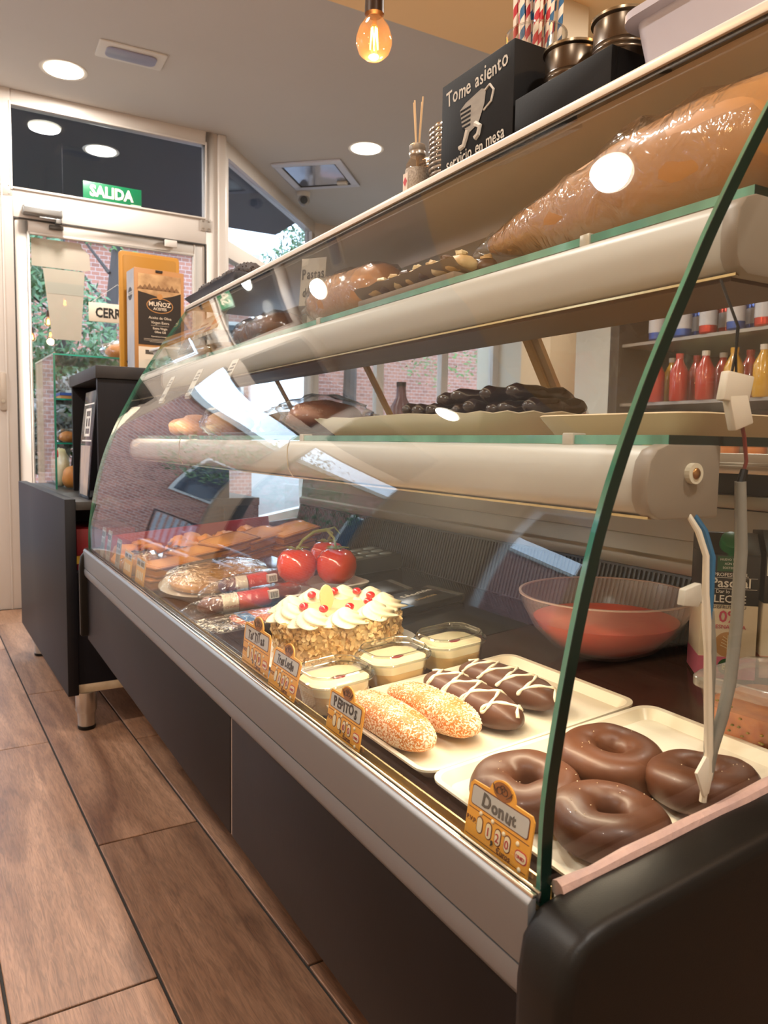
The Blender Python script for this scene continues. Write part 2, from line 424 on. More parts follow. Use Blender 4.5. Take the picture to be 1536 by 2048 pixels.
# ---- door furniture, signs on the glass
t = thing('door_closer', 'grey metal door closer with folded arm above the glass door', 'door closer', (.50, YD, 2.09))
part('body', MB().box(-.10, .095, -.055, -.001, -.022, .025), M('closer_grey', '#8d8b88', .35, .6), t, bevel=.012, seg=3)
part('arm', MB().box(-.02, .09, -.050, -.042, -.034, -.026).box(.06, .085, -.052, -.01, -.05, -.026), MATS['closer_grey'], t, bevel=.003)
part('bracket', MB().box(.03, .10, -.03, -.001, -.075, -.055), M('bracket_dark', '#4b4641', .4, .5), t, bevel=.003)
for x, z, lb in ((.327, 2.19, 'small grey plate with screws at left end of the transom rail'), (1.375, 2.165, 'small grey plate at right end of the transom rail by the corner post')):
    t = thing('corner_plate', lb, 'metal plate', (x, YD, z))
    part('plate', MB().box(-.032, .032, -.004, -.0005, -.034, .034), M('plate_grey', '#b0a79d', .4, .3), t, bevel=.003)
    for sx, sz in ((-.018, .02), (.018, -.02), (-.018, -.02), (.018, .02)):
        part('screw', MB().cyl((sx, -.0065, sz), (sx, -.003, sz), .004, n=8), STEEL, t)
t = thing('door_latch', 'small white catch on top edge of door frame', 'latch', (1.17, YD, 2.03))
part('catch', MB().box(-.035, .035, -.014, -.0005, -.02, .02), WHITE_PVC, t, bevel=.004)
t = thing('lock_plate', 'beige metal lock plate on the white post beside the door', 'lock plate', (.292, YD, 1.157))
part('plate', MB().prism(rounded(.036, .20, .012), -.014, -.0005, 'y'), M('beige_lock', '#aa9b8c', .4, .2), t, bevel=.003)
part('cylinder_lock', MB().cyl((0, -.018, -.05), (0, -.01, -.05), .009, n=14), STEEL, t)
t = thing('exit_sign', 'green exit sign reading SALIDA on the transom glass', 'sign', (.862, YD, 2.2525))
part('board', MB().box(-.154, .154, .018, .024, -.048, .052), M('sign_green', '#0c6a42', .4), t, bevel=.002)
text('lettering', 'SALIDA', .080, M('sign_white', '#efe6cf', .6, emit=.0), t, (-.005, .0175, -.020), (1, 0, 0), (0, 0, 1), bold=.035, squash=.86)
part('corner_mark', MB().box(.095, .15, .0172, .018, -.046, -.034), M('sign_mark', '#9db79b', .6), t)
t = thing('closed_sign', 'cream hanging sign with black capitals on the door glass', 'sign', (.872, YD - .02, 1.606))
part('board', MB().box(-.152, .152, -.003, .003, -.05, .052), M('cream_sign', '#dccdb8', .6), t, bevel=.002)
text('lettering', 'CERRADO', .072, INK, t, (-.118, -.0034, -.024), (1, 0, 0), (0, 0, 1), bold=.035, align='LEFT', squash=.77)
part('string', MB().tube([(-.14, 0, .05), (0, 0, .16), (.14, 0, .05)], .0012, 5), M('string', '#cfc6b6', .8), t)
t = thing('cup_decal', 'tan paper cup silhouette stuck on the door glass', 'sticker', (.60, YD + .0255, 1.72))
DEC = PANE('frosted_tan', (.80, .74, .66), .04, film=.62, film_col=(.62, .56, .47))
part('cup', MB().prism([(-.10, .10), (.11, .10), (.085, -.27), (-.06, -.27)], -.0012, -.0002, 'y'), DEC, t)
part('lid', MB().prism([(-.155, .25), (.09, .25), (.10, .225), (.135, .195), (.14, .115), (.115, .105), (-.155, .105)], -.0012, -.0002, 'y'), DEC, t)
part('sleeve', MB().prism([(-.085, .03), (.104, .03), (.10, -.03), (-.078, -.03)], -.0018, -.0013, 'y'), PANE('frosted_band', (.72, .70, .62), .04, film=.7, film_col=(.5, .49, .42)), t)
# ---- ceiling fittings
LAMP_ON = EMIT('lamp_face', '#fff6e0', 14.0)
for i, (x, y, z, lb) in enumerate([(.57, 4.16, CEIL, 'round ceiling downlight just inside the door, nearest the transom'), (2.28, 4.25, CEIL, 'round ceiling downlight beside the square ceiling hatch'),
                        (.58, 1.88, CEIL - .02, 'round downlight in the ochre ceiling over the display case'), (-.95, 3.86, CEIL, 'round downlight over the window side of the aisle'),
                        (-.95, 1.7, CEIL - .02, 'round downlight in the ochre ceiling by the side wall'), (.58, -.4, CEIL - .02, 'round downlight in the ochre ceiling behind the viewer'),
                        (2.5, 1.7, CEIL - .02, 'round downlight in the ochre ceiling over the staff side'), (3.8, 3.3, CEIL, 'round downlight over the back counter by the far wall'),
                        (-.95, -.6, CEIL - .02, 'round downlight in the ochre ceiling at the back corner'),
                        (.93, 5.25, 2.72, 'round downlight in the dark canopy outside the door')]):
    t = thing('downlight', lb, 'ceiling light', (x, y, z), 0, 'round ceiling downlights')
    part('trim_ring', MB().lathe([(.088, -.001), (.108, -.003), (.110, 0), (.088, 0)], 40, caps=(False, False)), M('lamp_trim', '#d8d2c8', .4), t, smooth=True)
    part('lamp_face', MB().cyl((0, 0, -.004), (0, 0, -.0005), .088, n=40), LAMP_ON, t)
    area_lamp('downlight_lamp', (x, y, z - .012), LAMP_W * (.3 if i == 9 else 1.0), (1, .95, .88), size=.16)
t = thing('emergency_light', 'white rectangular emergency light flush in the grey ceiling', 'emergency light', (.818, 3.83, CEIL), -.03)
part('frame', MB().prism(rounded(.30, .165, .012), -.008, 0, 'z'), M('emergency_white', '#d9d6d0', .5), t, bevel=.003)
part('diffuser', MB().prism(rounded(.225, .10, .03), -.016, -.008, 'z'), M('emergency_lens', '#8d8ea6', .3), t, bevel=.006)
t = thing('ceiling_hatch', 'white square ceiling hatch with bluish glass and a small latch', 'hatch', (2.22, 4.82, CEIL), math.radians(47.5 - 90))
HM = M('hatch_frame', '#c9ccd8', .4)
part('frame', MB().box(-.23, .23, -.25, -.20, -.014, 0).box(-.23, .23, .20, .25, -.014, 0).box(-.23, -.18, -.2, .2, -.014, 0).box(.18, .23, -.2, .2, -.014, 0), HM, t, bevel=.004)
part('panel', MB().box(-.17, .17, -.19, .19, -.008, -.002), M('hatch_panel', '#aab4c8', .06, .55), t)
part('seam', MB().box(-.18, .18, -.2, -.194, -.012, -.004).box(-.18, .18, .194, .2, -.012, -.004).box(-.18, -.174, -.194, .194, -.012, -.004).box(.174, .18, -.194, .194, -.012, -.004), M('hatch_gap', '#3a3632', .8), t)
part('latch', MB().box(.10, .17, .12, .16, -.03, -.008), M('latch_tan', '#b7ab98', .5), t, bevel=.004)
t = thing('security_camera', 'small dark security camera under the ceiling at the glazed corner', 'camera', (2.30, 5.22, CEIL))
part('mount', MB().cyl((0, 0, -.03), (0, 0, 0), .045, .05, n=20), M('camera_white', '#cfc9c0', .4), t, smooth=True)
part('ball', MB().blob((0, -.01, -.055), (.042, .042, .04)), M('camera_body', '#8f8a84', .4), t, smooth=True)
part('lens', MB().cyl((-.02, -.055, -.065), (-.012, -.03, -.06), .026, n=16), BLACK, t)
# hanging bulbs
FIL = EMIT('filament', '#ff9a3c', 90.0)
BULB = PANE('amber_glass', (1.0, .90, .74), .05, film=.04, film_col=(1, .7, .4))
def bulb(loc, top, lb, s=1.0, glow=True):
    t = thing('hanging_bulb', lb, 'bulb', loc, 0, None)
    part('glass', MB().lathe([(.012 * s, .058 * s), (.018 * s, .048 * s), (.034 * s, .026 * s), (.041 * s, .004 * s), (.041 * s, -.010 * s), (.033 * s, -.030 * s), (.018 * s, -.041 * s), (.002, -.044 * s)], 28, caps=(False, True)), BULB, t, smooth=True, angle=80)
    part('socket', MB().lathe([(.002, .112 * s), (.012 * s, .11 * s), (.021 * s, .10 * s), (.022 * s, .055 * s), (.015 * s, .05 * s)], 24), M('bronze_socket', '#3a2a1e', .35, .5), t, smooth=True)
    fl = MB()
    for k in range(6):
        a = 2 * PI * k / 6
        fl.cyl((.010 * s * math.cos(a), .010 * s * math.sin(a), -.018 * s), (.006 * s * math.cos(a + .5), .006 * s * math.sin(a + .5), .026 * s), .0013 * s, n=5)
    part('filament', fl, FIL, t)
    part('stem', MB().cyl((0, 0, .0), (0, 0, .055 * s), .004 * s, .006 * s, n=8), BULB, t)
    part('cord', MB().cyl((0, 0, .11 * s), (0, 0, top - loc[2]), .004 if s == 1 else .0012, n=6), BLACK if s == 1 else M('thin_wire', '#1c1f2e', .6), t)
    return t
bulb((.875, 1.6, 1.825), CEIL - .02, 'glowing filament bulb hanging from the ochre ceiling above the display case')
l = bpy.data.lights.new('bulb_lamp', 'POINT'); l.energy = 7; l.color = (1, .55, .22); l.shadow_soft_size = .03
lo = bpy.data.objects.new('bulb_lamp', l); C.objects.link(lo); lo.location = (.875, 1.6, 1.77)
for x, y, lb in ((.95, .15, 'glowing filament bulb hanging over the near end of the counter, behind the viewer'), (-.6, .9, 'glowing filament bulb hanging over the aisle behind the viewer')):  # unseen bulbs added to brighten the ochre ceiling
    bulb((x, y, 1.825), CEIL - .02, lb)
    l2 = bpy.data.lights.new('bulb_lamp', 'POINT'); l2.energy = 6; l2.color = (1, .60, .28); l2.shadow_soft_size = .03
    lo = bpy.data.objects.new('bulb_lamp', l2); C.objects.link(lo); lo.location = (x, y, 1.77)
for x, y, z, lb in ((.70, 5.25, 1.757, 'small lit bulb outside, highest and nearest of the three beyond the door'), (.66, 5.75, 1.70, 'small lit bulb outside, middle of the three beyond the door'), (.60, 6.2, 1.643, 'small lit bulb outside, lowest and farthest of the three beyond the door')):
    bulb((x, y, z), 2.72, lb, .72)
# ------------------------------------------------------------------ OUTSIDE
GROUND = M('outside_paving', '#6f6a67', .8, var=(4, .3), col2='#5c5854')
struct('ground', MB().box(-14, 20, 4.62, 24, -.12, -.03), GROUND)
struct('canopy_ceiling', MB().box(-6, 2.6, 4.63, 6.5, 2.72, 2.95), M('navy_soffit', '#1d2130', .6))
def brick_mat():
    mt = bpy.data.materials.new('far_brickwork'); mt.use_nodes = True
    n = mt.node_tree.nodes; L = mt.node_tree.links; p = n['Principled BSDF']
    tc = n.new('ShaderNodeTexCoord'); mp = n.new('ShaderNodeMapping'); mp.inputs['Rotation'].default_value = (PI / 2, 0, 0)
    L.new(tc.outputs['Object'], mp.inputs[0])
    b = n.new('ShaderNodeTexBrick'); b.inputs['Scale'].default_value = 4.2
    b.inputs['Color1'].default_value = lin('#a8705f'); b.inputs['Color2'].default_value = lin('#8d5d50'); b.inputs['Mortar'].default_value = lin('#b4a29a')
    b.inputs['Mortar Size'].default_value = .018
    L.new(mp.outputs[0], b.inputs['Vector']); L.new(b.outputs['Color'], p.inputs['Base Color'])
    p.inputs['Roughness'].default_value = .9
    return mt
BRICK = brick_mat()
b = thing('brick_building', 'low red brick building across the street beyond the door', 'building', (3, 12, 0))
part('wall', MB().box(-14, 4.4, 12, 12.4, -.1, 3.75), BRICK, b, world=True)
part('wall', MB().box(5.6, 16, 12, 12.4, -.1, 3.6), BRICK, b, world=True)
part('coping', MB().box(-14.1, 4.5, 11.9, 12.5, 3.75, 3.87), M('coping_stone', '#b9b2a8', .8), b, world=True)
for x, lbl in ((2.35, None), (3.5, None), (-3.0, None), (-6.0, None)):
    wp = part('window', MB().box(x, x + .75, 11.96, 12.02, 1.5, 2.8), M('building_frame', '#cfcac4', .6), b, world=True)
    part('pane', MB().box(x + .06, x + .69, 11.94, 11.965, 1.56, 2.74), M('dark_pane', '#39434f', .1), wp)
LEAFMATS = [M('leaf_green', '#2f5228', .6, var=(3, .3), col2='#6f8f45'), M('leaf_teal', '#2b4d30', .6, var=(3, .3), col2='#5f8453'), M('leaf_rose', '#8f6d70', .6, var=(3, .3), col2='#5f7a62')]
BARK = M('bark', '#3e3836', .9, bump=(20, .4))
def tree(loc, h, trunk_r, crowns, lb, leaf, n=2600, seed=1, lean=.1):
    rr = random.Random(seed)
    t = thing('street_tree' if trunk_r > .05 else 'garden_shrub', lb, 'tree' if trunk_r > .05 else 'shrub', loc)
    tk = MB().tube([(0, 0, -.1), (lean * .3, 0, h * .35), (lean, .05, h * .7), (lean * 1.2, .1, h)], [trunk_r, trunk_r * .85, trunk_r * .6, trunk_r * .2], 9)
    for k in range(4):
        a = rr.uniform(0, 6.28); tk.tube([(lean * .6, 0, h * (.45 + .1 * k)), (lean * .6 + .6 * math.cos(a), .6 * math.sin(a), h * (.6 + .1 * k))], [trunk_r * .22, trunk_r * .06], 6)
    part('trunk', tk, BARK, t, smooth=True)
    fo = MB(); tot = sum(c[3] for c in crowns)
    for (cx, cy, cz, r) in crowns:
        for k in range(int(n * r / tot)):
            u = rr.uniform(-1, 1); a = rr.uniform(0, 6.28); q = r * rr.uniform(.35, 1) ** .5; s_ = math.sqrt(1 - u * u)
            p = Vector((cx + q * s_ * math.cos(a), cy + q * s_ * math.sin(a), cz + q * u * .8))
            d1 = Vector((rr.gauss(0, 1), rr.gauss(0, 1), rr.gauss(0, 1))).normalized(); d2 = d1.orthogonal().normalized()
            sz = rr.uniform(.025, .055)
            fo.add([p - d1 * sz, p + d2 * sz * .45, p + d1 * sz, p - d2 * sz * .45], [(0, 1, 2, 3)])
    part('foliage', fo, leaf, t, kind='stuff')
    return t
tree((1.75, 10.3, 0), 4.6, .11, [(.3, 0, 3.9, .8), (-.6, .2, 3.0, .4), (1.0, .3, 4.2, .6)], 'dark leaning street tree seen through the middle of the door glass', LEAFMATS[0], 2200, 3, .25)
tree((1.0, 8.3, 0), 3.2, .06, [(-.1, 0, 2.0, .75), (.4, .2, 1.3, .65), (-.5, .1, 1.4, .8), (-.3, 0, 2.6, .5)], 'bushy green tree filling the hinge-side half of the door glass', LEAFMATS[1], 9000, 4)
tree((1.45, 7.4, 0), 1.4, .03, [(0, 0, 1.0, .55), (.45, .1, .8, .5)], 'green shrub low beyond the door glass', LEAFMATS[0], 3500, 5)
tree((.95, 7.2, 0), 1.4, .03, [(.15, 0, 1.15, .42), (-.3, 0, .9, .35)], 'dusky pink shrub in front of the bushy green tree', LEAFMATS[2], 3000, 6)
tree((4.4, 8.6, 0), 4.4, .10, [(0, 0, 3.4, .9), (.6, .2, 2.9, .7), (-.6, .2, 2.8, .6)], 'leafy street tree seen through the angled corner window', LEAFMATS[1], 7000, 7)
tree((7.4, 9.6, 0), 4.6, .10, [(0, 0, 3.3, 1.1), (.8, .2, 2.6, .9), (-.8, .2, 2.5, .9)], 'leafy street tree outside the far window wall', LEAFMATS[0], 2200, 8)
tree((-2.9, 10.3, 0), 4.2, .10, [(0, 0, 2.9, 1.1), (.9, .2, 2.5, .9), (-.9, .2, 2.4, .9)], 'leafy street tree outside the aisle windows', LEAFMATS[1], 2400, 9)
# terrace table and chairs outside the aisle window (they show as reflections in the case glass)
CHM = M('terrace_metal', '#2a2c31', .5, .4); CHW = M('terrace_weave', '#b9c3cc', .6)
for x, y, rz, lb in ((-1.15, 6.9, .4, 'pale woven terrace chair outside the aisle window, nearer one'), (-2.0, 8.2, -.5, 'pale woven terrace chair outside the aisle window, farther one')):
    t = thing('terrace_chair', lb, 'chair', (x, y, -.03), rz, 'terrace chairs outside')
    part('seat', MB().box(-.22, .22, -.22, .22, .43, .46), CHW, t, bevel=.01)
    for k in range(7): part('back_slat', MB().box(-.2 + k * .06, -.165 + k * .06, .20, .215, .5, .86), CHW, t)
    part('back_frame', MB().tube([(-.22, .21, .44), (-.22, .22, .88), (.22, .22, .88), (.22, .21, .44)], .014, 8), CHM, t)
    for sx in (-.2, .2):
        for sy in (-.2, .2): part('leg', MB().cyl((sx, sy, 0), (sx, sy, .44), .013, n=8), CHM, t)
t = thing('terrace_table', 'white square terrace table outside the aisle window', 'table', (-1.75, 7.4, -.03), .3)
part('tabletop', MB().box(-.36, .36, -.36, .36, .71, .735), M('terrace_top', '#d5d8dc', .4), t, bevel=.006)
part('column', MB().cyl((0, 0, .02), (0, 0, .71), .03, n=12), CHM, t)
part('base', MB().lathe([(.24, 0), (.24, .012), (.05, .03)], 24), CHM, t, smooth=True)
# ------------------------------------------------------------------ DISPLAY CASE
Y0, Y1 = 0.392, 2.312            # near end, far end of the glazing
case = thing('display_case', 'long refrigerated bakery counter with curved glass front and black end caps', 'display case', (.70, 1.35, 0))
def cpart(name, mb, mat, parent=None, **k): return part(name, mb, mat, parent or case, world=True, **k)
def catmull(P, n=8):
    Q = [(2 * P[0][0] - P[1][0], 2 * P[0][1] - P[1][1])] + list(P) + [(2 * P[-1][0] - P[-2][0], 2 * P[-1][1] - P[-2][1])]
    out = []
    for i in range(1, len(Q) - 2):
        a, b, c, d = Q[i - 1:i + 3]
        for k in range(n):
            t = k / n
            out.append(tuple(.5 * (2 * b[q] + (-a[q] + c[q]) * t + (2 * a[q] - 5 * b[q] + 4 * c[q] - d[q]) * t * t + (-a[q] + 3 * b[q] - 3 * c[q] + d[q]) * t ** 3) for q in (0, 1)))
    return out + [P[-1]]
PROF = catmull([(.358, .590), (.362, .69), (.392, .84), (.432, .95), (.482, 1.05), (.515, 1.11), (.575, 1.205), (.643, 1.3035)], 6)
def offset(P, d):
    out = []
    for i, p in enumerate(P):
        a, b = P[max(i - 1, 0)], P[min(i + 1, len(P) - 1)]
        tx, tz = b[0] - a[0], b[1] - a[1]; l = math.hypot(tx, tz)
        out.append((p[0] + tz / l * d, p[1] - tx / l * d))
    return out
PIN = offset(PROF, .006)
def glass_x(z):
    for (a, b) in zip(PIN, PIN[1:]):
        if a[1] <= z <= b[1]: return a[0] + (b[0] - a[0]) * (z - a[1]) / (b[1] - a[1])
    return PIN[-1][0]
fg = MB()
n = len(PROF)
fg.add([(p[0], Y0, p[1]) for p in PROF] + [(p[0], Y1, p[1]) for p in PROF], [(i, i + 1, n + i + 1, n + i) for i in range(n - 1)])
fg.add([(p[0], Y0, p[1]) for p in PIN] + [(p[0], Y1, p[1]) for p in PIN], [(i, i + 1, n + i + 1, n + i) for i in range(n - 1)])
cpart('front_glass', fg, PANE('front_glass', (.985, .993, .988), .04, power=6.2), smooth=True)
# polished green edges of the front glass at both ends
for y0, y1, nm, mt in ((Y0 - .0005, Y0 + .0002, 'glass_edge', EDGE_DARK), (Y1 - .0002, Y1 + .0005, 'glass_edge', EDGE)):
    e = MB(); e.prism(PROF + (offset(PROF, .0095) if y0 < 1 else PIN)[::-1], y0, y1); cpart(nm, e, mt)
# end panes: clear panel behind the front glass profile, with a dark green front edge
def end_pane(y0, y1, nm):
    back = [(1.03, .645), (1.03, .90), (.86, 1.303)]
    kk = len(PIN); mb = MB()
    def bk(t): return (back[0][0] + (back[1][0] - back[0][0]) * t * 2, back[0][1] + (back[1][1] - back[0][1]) * t * 2) if t < .5 else (back[1][0] + (back[2][0] - back[1][0]) * (t - .5) * 2, back[1][1] + (back[2][1] - back[1][1]) * (t - .5) * 2)
    B2 = [bk(i / (kk - 1)) for i in range(kk)]
    for y in (y0, y1):
        mb.add([(p[0], y, p[1]) for p in PIN] + [(p[0], y, p[1]) for p in B2], [(i, i + 1, kk + i + 1, kk + i) for i in range(kk - 1)])
    e = cpart(nm, mb, GLASS)
    q = offset(PROF, .0065); q2 = offset(PROF, .0080)
    cpart('front_edge', MB().prism(q + q2[::-1], y0, y1), EDGE, e)
end_pane(Y0, Y0 + .0115, 'end_glass'); end_pane(Y1 - .0075, Y1, 'end_glass')
# front rail: upper face, groove, rounded lower lip
RY0, RY1 = Y0 - .002, Y1 + .012
cpart('front_rail', MB().prism([(.3455, .601), (.349, .6045), (.3535, .6045), (.3535, .585), (.365, .585), (.365, .552), (.3465, .552)], RY0, RY1), ALU_RAIL, bevel=.0012)
cpart('rail_lip', MB().prism([(.347, .5505), (.3455, .542), (.3465, .532), (.3505, .5245), (.358, .5205), (.368, .5205), (.368, .5505)], RY0, RY1), ALU_RAIL, smooth=True)
cpart('lip_highlight', MB().prism([(.3495, .6042), (.3535, .6042), (.3535, .6068), (.3495, .6068)], RY0, RY1).prism([(.3555, .600), (.3578, .600), (.3578, .6075), (.3555, .6075)], RY0, RY1), M('highlight_aluminium', '#e8e4da', .18, 1), bevel=.0004)  # pale strips standing in for the highlights along the rail lip
cpart('glass_channel', MB().prism([(.3650, .585), (.3655, .598), (.368, .598), (.370, .588), (.3765, .588), (.377, .600), (.379, .600), (.380, .578), (.365, .578)], Y0 + .008, Y1 - .008), M('channel_yellow_reflection', '#b99b63', .25, .9, var=(5, .4), col2='#d9cda9', stretch=(8, 2, 8)))  # aluminium channel with its yellowish reflection put into the colour
# fascia skirt in two lengths with a seam
SK = M('fascia_dark', '#0e0a0a', .5, spec=.2, var=(9, .35), col2='#161113', stretch=(1, 1, .25), bump=(300, .03))
cpart('fascia_panel', MB().box(.354, .370, Y0, 1.046, .342, .5215), SK, bevel=.0015)
cpart('fascia_panel', MB().box(.354, .370, 1.054, Y1 + .005, .342, .5215), SK, bevel=.0015)
cpart('fascia_seam', MB().box(.3555, .366, 1.046, 1.054, .342, .5215), M('seam_strip', '#7d6e67', .5))
# body below the deck and plinth
cpart('bottom_tray', MB().box(.37, 1.07, Y0, Y1, .345, .37), BLACK_WOOD)
cpart('plinth', MB().box(.60, 1.05, Y0 + .1, Y1 - .12, 0, .345), BLACK_WOOD)
# deck
DECK = M('deck_dark_brown', '#3a2420', .16, var=(5, .35), col2='#2c1a18', spec=.5)
cpart('deck', MB().prism([(.380, dz(.38) - .02), (.380, dz(.380)), (.985, dz(.985)), (.985, .555)], Y0 + .008, Y1 - .008), DECK)
def perf_mat():
    mt = M('perforated_steel', '#cfcabd', .35, .6); n = mt.node_tree.nodes; L = mt.node_tree.links; p = n['Principled BSDF']
    tc = n.new('ShaderNodeTexCoord'); v = n.new('ShaderNodeTexChecker'); v.inputs['Scale'].default_value = 260
    v.inputs['Color1'].default_value = lin('#d8d3c6'); v.inputs['Color2'].default_value = lin('#aaa598')
    L.new(tc.outputs['Object'], v.inputs[0]); L.new(v.outputs[0], p.inputs['Base Color']); return mt
cpart('deck_strip', MB().prism([(.381, dz(.381) + .0015), (.412, dz(.412) + .0015), (.412, dz(.412)), (.381, dz(.381))], Y0 + .01, .90), perf_mat())
cpart('deck_strip', MB().prism([(.381, dz(.381) + .0015), (.412, dz(.412) + .0015), (.412, dz(.412)), (.381, dz(.381))], .903, Y1 - .01), MATS['perforated_steel'])
cpart('deck_strip', MB().prism([(.414, dz(.414) + .001), (.98, dz(.98) + .001), (.98, dz(.98)), (.414, dz(.414))], 1.02, 2.30), M('deck_black', '#16181b', .14))
# rear vent panel with upright ribs, then the grey rear ledges and door track
cpart('vent_panel', MB().prism([(.985, dz(.985) - .001), (1.012, .720), (1.04, .720), (1.04, .56), (.985, .56)], Y0 + .008, Y1 - .008), M('vent_black', '#14171a', .35))
rb = MB()
for i in range(190):
    y = Y0 + .02 + i * .0099
    if y > Y1 - .02: break
    rb.prism([(.9845, dz(.985) + .002), (1.0105, .716), (1.0075, .717), (.9815, dz(.985) + .003)], y, y + .0042)
cpart('vent_ribs', rb, M('vent_rib', '#34383a', .35, .3), kind='stuff')
cpart('rear_ledge', MB().prism([(1.008, .721), (1.008, .741), (1.016, .744), (1.016, .775), (1.07, .775), (1.07, .721)], Y0 + .008, Y1 - .008), M('ledge_grey', '#8f887c', .4, .5), bevel=.002)
cpart('rear_panel', MB().prism([(1.018, .775), (1.024, .830), (1.07, .830), (1.07, .775)], Y0 + .008, Y1 - .008), M('rear_panel', '#9b9284', .45, .4))
cpart('rear_sill', MB().box(1.018, 1.07, Y0 + .008, Y1 - .008, .832, .852), MATS['ledge_grey'], bevel=.002)
cpart('rear_gap', MB().box(1.04, 1.07, Y0 + .008, Y1 - .008, .852, .884), BLACK)
TRK = M('door_track', '#b8a99a', .3, .7)
cpart('door_track', MB().prism([(1.014, .884), (1.014, .896), (1.020, .896), (1.020, .900), (1.026, .900), (1.026, .914), (1.07, .914), (1.07, .884)], Y0 + .008, Y1 - .008), TRK, bevel=.001)
cpart('top_track', MB().prism([(.885, 1.118), (.93, 1.118), (.93, 1.150), (.91, 1.150), (.91, 1.142), (.90, 1.142), (.90, 1.134), (.885, 1.134)], Y0 + .008, Y1 - .008), M('top_track', '#7a6652', .4, .5), bevel=.001)
# leaning clear sliding doors with tan uprights
def door_line(z): return 1.040 + (.905 - 1.040) * (z - .912) / (1.135 - .912)
TAN = M('tan_upright', '#c9a878', .5)
for a, b, off in ((Y0 + .02, 1.10, 0.0), (1.07, 1.72, .010), (1.69, Y1 - .02, 0)):
    d = cpart('sliding_door', MB().add([(door_line(.914) + off, a, .914), (door_line(.914) + off, b, .914), (door_line(1.135) + off, b, 1.135), (door_line(1.135) + off, a, 1.135)], [(0, 1, 2, 3)]),
              PANE('door_plexi', (.93, .93, .92), .07, film=.20, film_col=(.72, .68, .63), rough=.05, crinkle=(14, .08)))
    for y in (a, b - .016):
        cpart('door_upright', MB().add([(door_line(z) + off + dx, y + dy, z) for z in (.914, 1.135) for dy in (0, .016) for dx in (-.006, .004)],
              [(0, 1, 3, 2), (4, 6, 7, 5), (0, 4, 5, 1), (2, 3, 7, 6), (0, 2, 6, 4), (1, 5, 7, 3)]), TAN, d)
# upper back: grooved slats under the top
SLATM = M('back_slat_beige', '#a89a86', .5, var=(4, .4), col2='#998b78', stretch=(1, 3, 1))
for k in range(5):
    z = 1.152 + k * .029
    cpart('back_slat', MB().prism([(.895 - k * .006, z), (.889 - k * .006, z + .026), (.899 - k * .006, z + .026), (.905 - k * .006, z)], Y0 + .01, Y1 - .01), SLATM if k % 2 else M('back_slat_grey', '#b9b1a2', .45), bevel=.001)
# glass shelves with clips; light housings below them
def shelf(x0, x1, z1, ya, yb):
    s_ = cpart('glass_shelf', MB().add([(x, y, z) for z in (z1 - .008, z1) for y in (ya, yb) for x in (x0, x1)], [(0, 1, 3, 2), (4, 5, 7, 6)]), GLASS_GREEN)
    cpart('shelf_edge', MB().box(x0 - .0004, x0 + .0004, ya, yb, z1 - .008, z1), M('shelf_edge', '#2b6f5c', .1, coat=1, var=(4, .35), col2='#74bca4', stretch=(1, 5, 1)), s_)
    cpart('shelf_edge', MB().box(x0, x1, ya - .0004, ya + .0004, z1 - .008, z1), EDGE_DARK, s_)
    return s_
s1 = shelf(.497, .95, .9305, Y0 + .024, Y1 - .010)
s2 = shelf(.585, .885, 1.1365, Y0 + .024, Y1 - .010)
for s_, x0, z1, ys in ((s1, .497, .9305, (.52, 1.118, 1.75)), (s2, .585, 1.1365, (.60, 1.25, 1.9))):
    for y in ys: cpart('shelf_clip', MB().box(x0 - .0025, x0 + .014, y, y + .014, z1 - .012, z1 + .002), M('clip_clear', '#b9b3a4', .3, .2), s_, bevel=.001)
def housing(x0, z0, z1, dpt, nm, led_w, name):
    h_ = z1 - z0
    poly = [(x0 + dpt, z0), (x0 + dpt, z1), (x0 + .022, z1), (x0 + .010, z1 - .004), (x0 + .003, z1 - .013), (x0, z1 - h_ * .5), (x0 + .001, z0 + .014), (x0 + .006, z0 + .005), (x0 + .016, z0)]
    h = cpart('light_housing', MB().prism(poly, Y0 + .038, Y1 - .02), CREAM, label=nm, smooth=True, angle=50)
    big = [(x0 + (p[0] - x0) * 1.02 - .0012, z0 - .0012 + (p[1] - z0) * 1.04) for p in poly]
    for ya, yb in ((Y0 + .022, Y0 + .039), (Y1 - .029, Y1 - .012)):
        cpart('housing_cap', MB().prism(big, ya, yb), M('cap_taupe', '#8d8071', .45), h, bevel=.002)
    cpart('lower_trim', MB().box(x0 + .010, x0 + .0145, Y0 + .03, Y1 - .03, z0 - .0012, z0 + .0010), M('trim_gold', '#dcc594', .2, 1), h)  # gold trim, also standing in for the lamp's thin bright line
    cpart('cap_screw', MB().cyl((x0 + dpt * .58, Y0 + .017, z0 + h_ * .62), (x0 + dpt * .58, Y0 + .023, z0 + h_ * .62), .0085, n=18), M('washer', '#d9cfb8', .4), h)
    cpart('screw_head', MB().blob((x0 + dpt * .58, Y0 + .0175, z0 + h_ * .62), (.0048, .0030, .0048), 12, 8), M('brass_screw', '#9a6f42', .3, .9), h, smooth=True)
    if led_w < 1: cpart('under_cover', MB().box(x0 + .018, x0 + dpt + .03, Y0 + .04, Y1 - .03, z0 - .0035, z0 - .0002), M('under_brown', '#5a4230', .45), h)
    else: cpart('lamp_strip', MB().box(x0 + .022, x0 + .05, Y0 + .05, Y1 - .05, z0 - .0012, z0 - .0002), EMIT(name, '#ffe6c0', led_w), h)
    return h
H1 = housing(.474, .8645, .922, .084, 'lower cream light housing', 7.0, 'led_lower')
ts = cpart('tie_string', MB().tube([(.4735, 1.118, .926), (.4722, 1.126, .912), (.4722, 1.128, .895), (.4728, 1.124, .878), (.478, 1.118, .866)], .0010, 6), M('string_beige', '#b9ab8e', .7), H1, smooth=True)
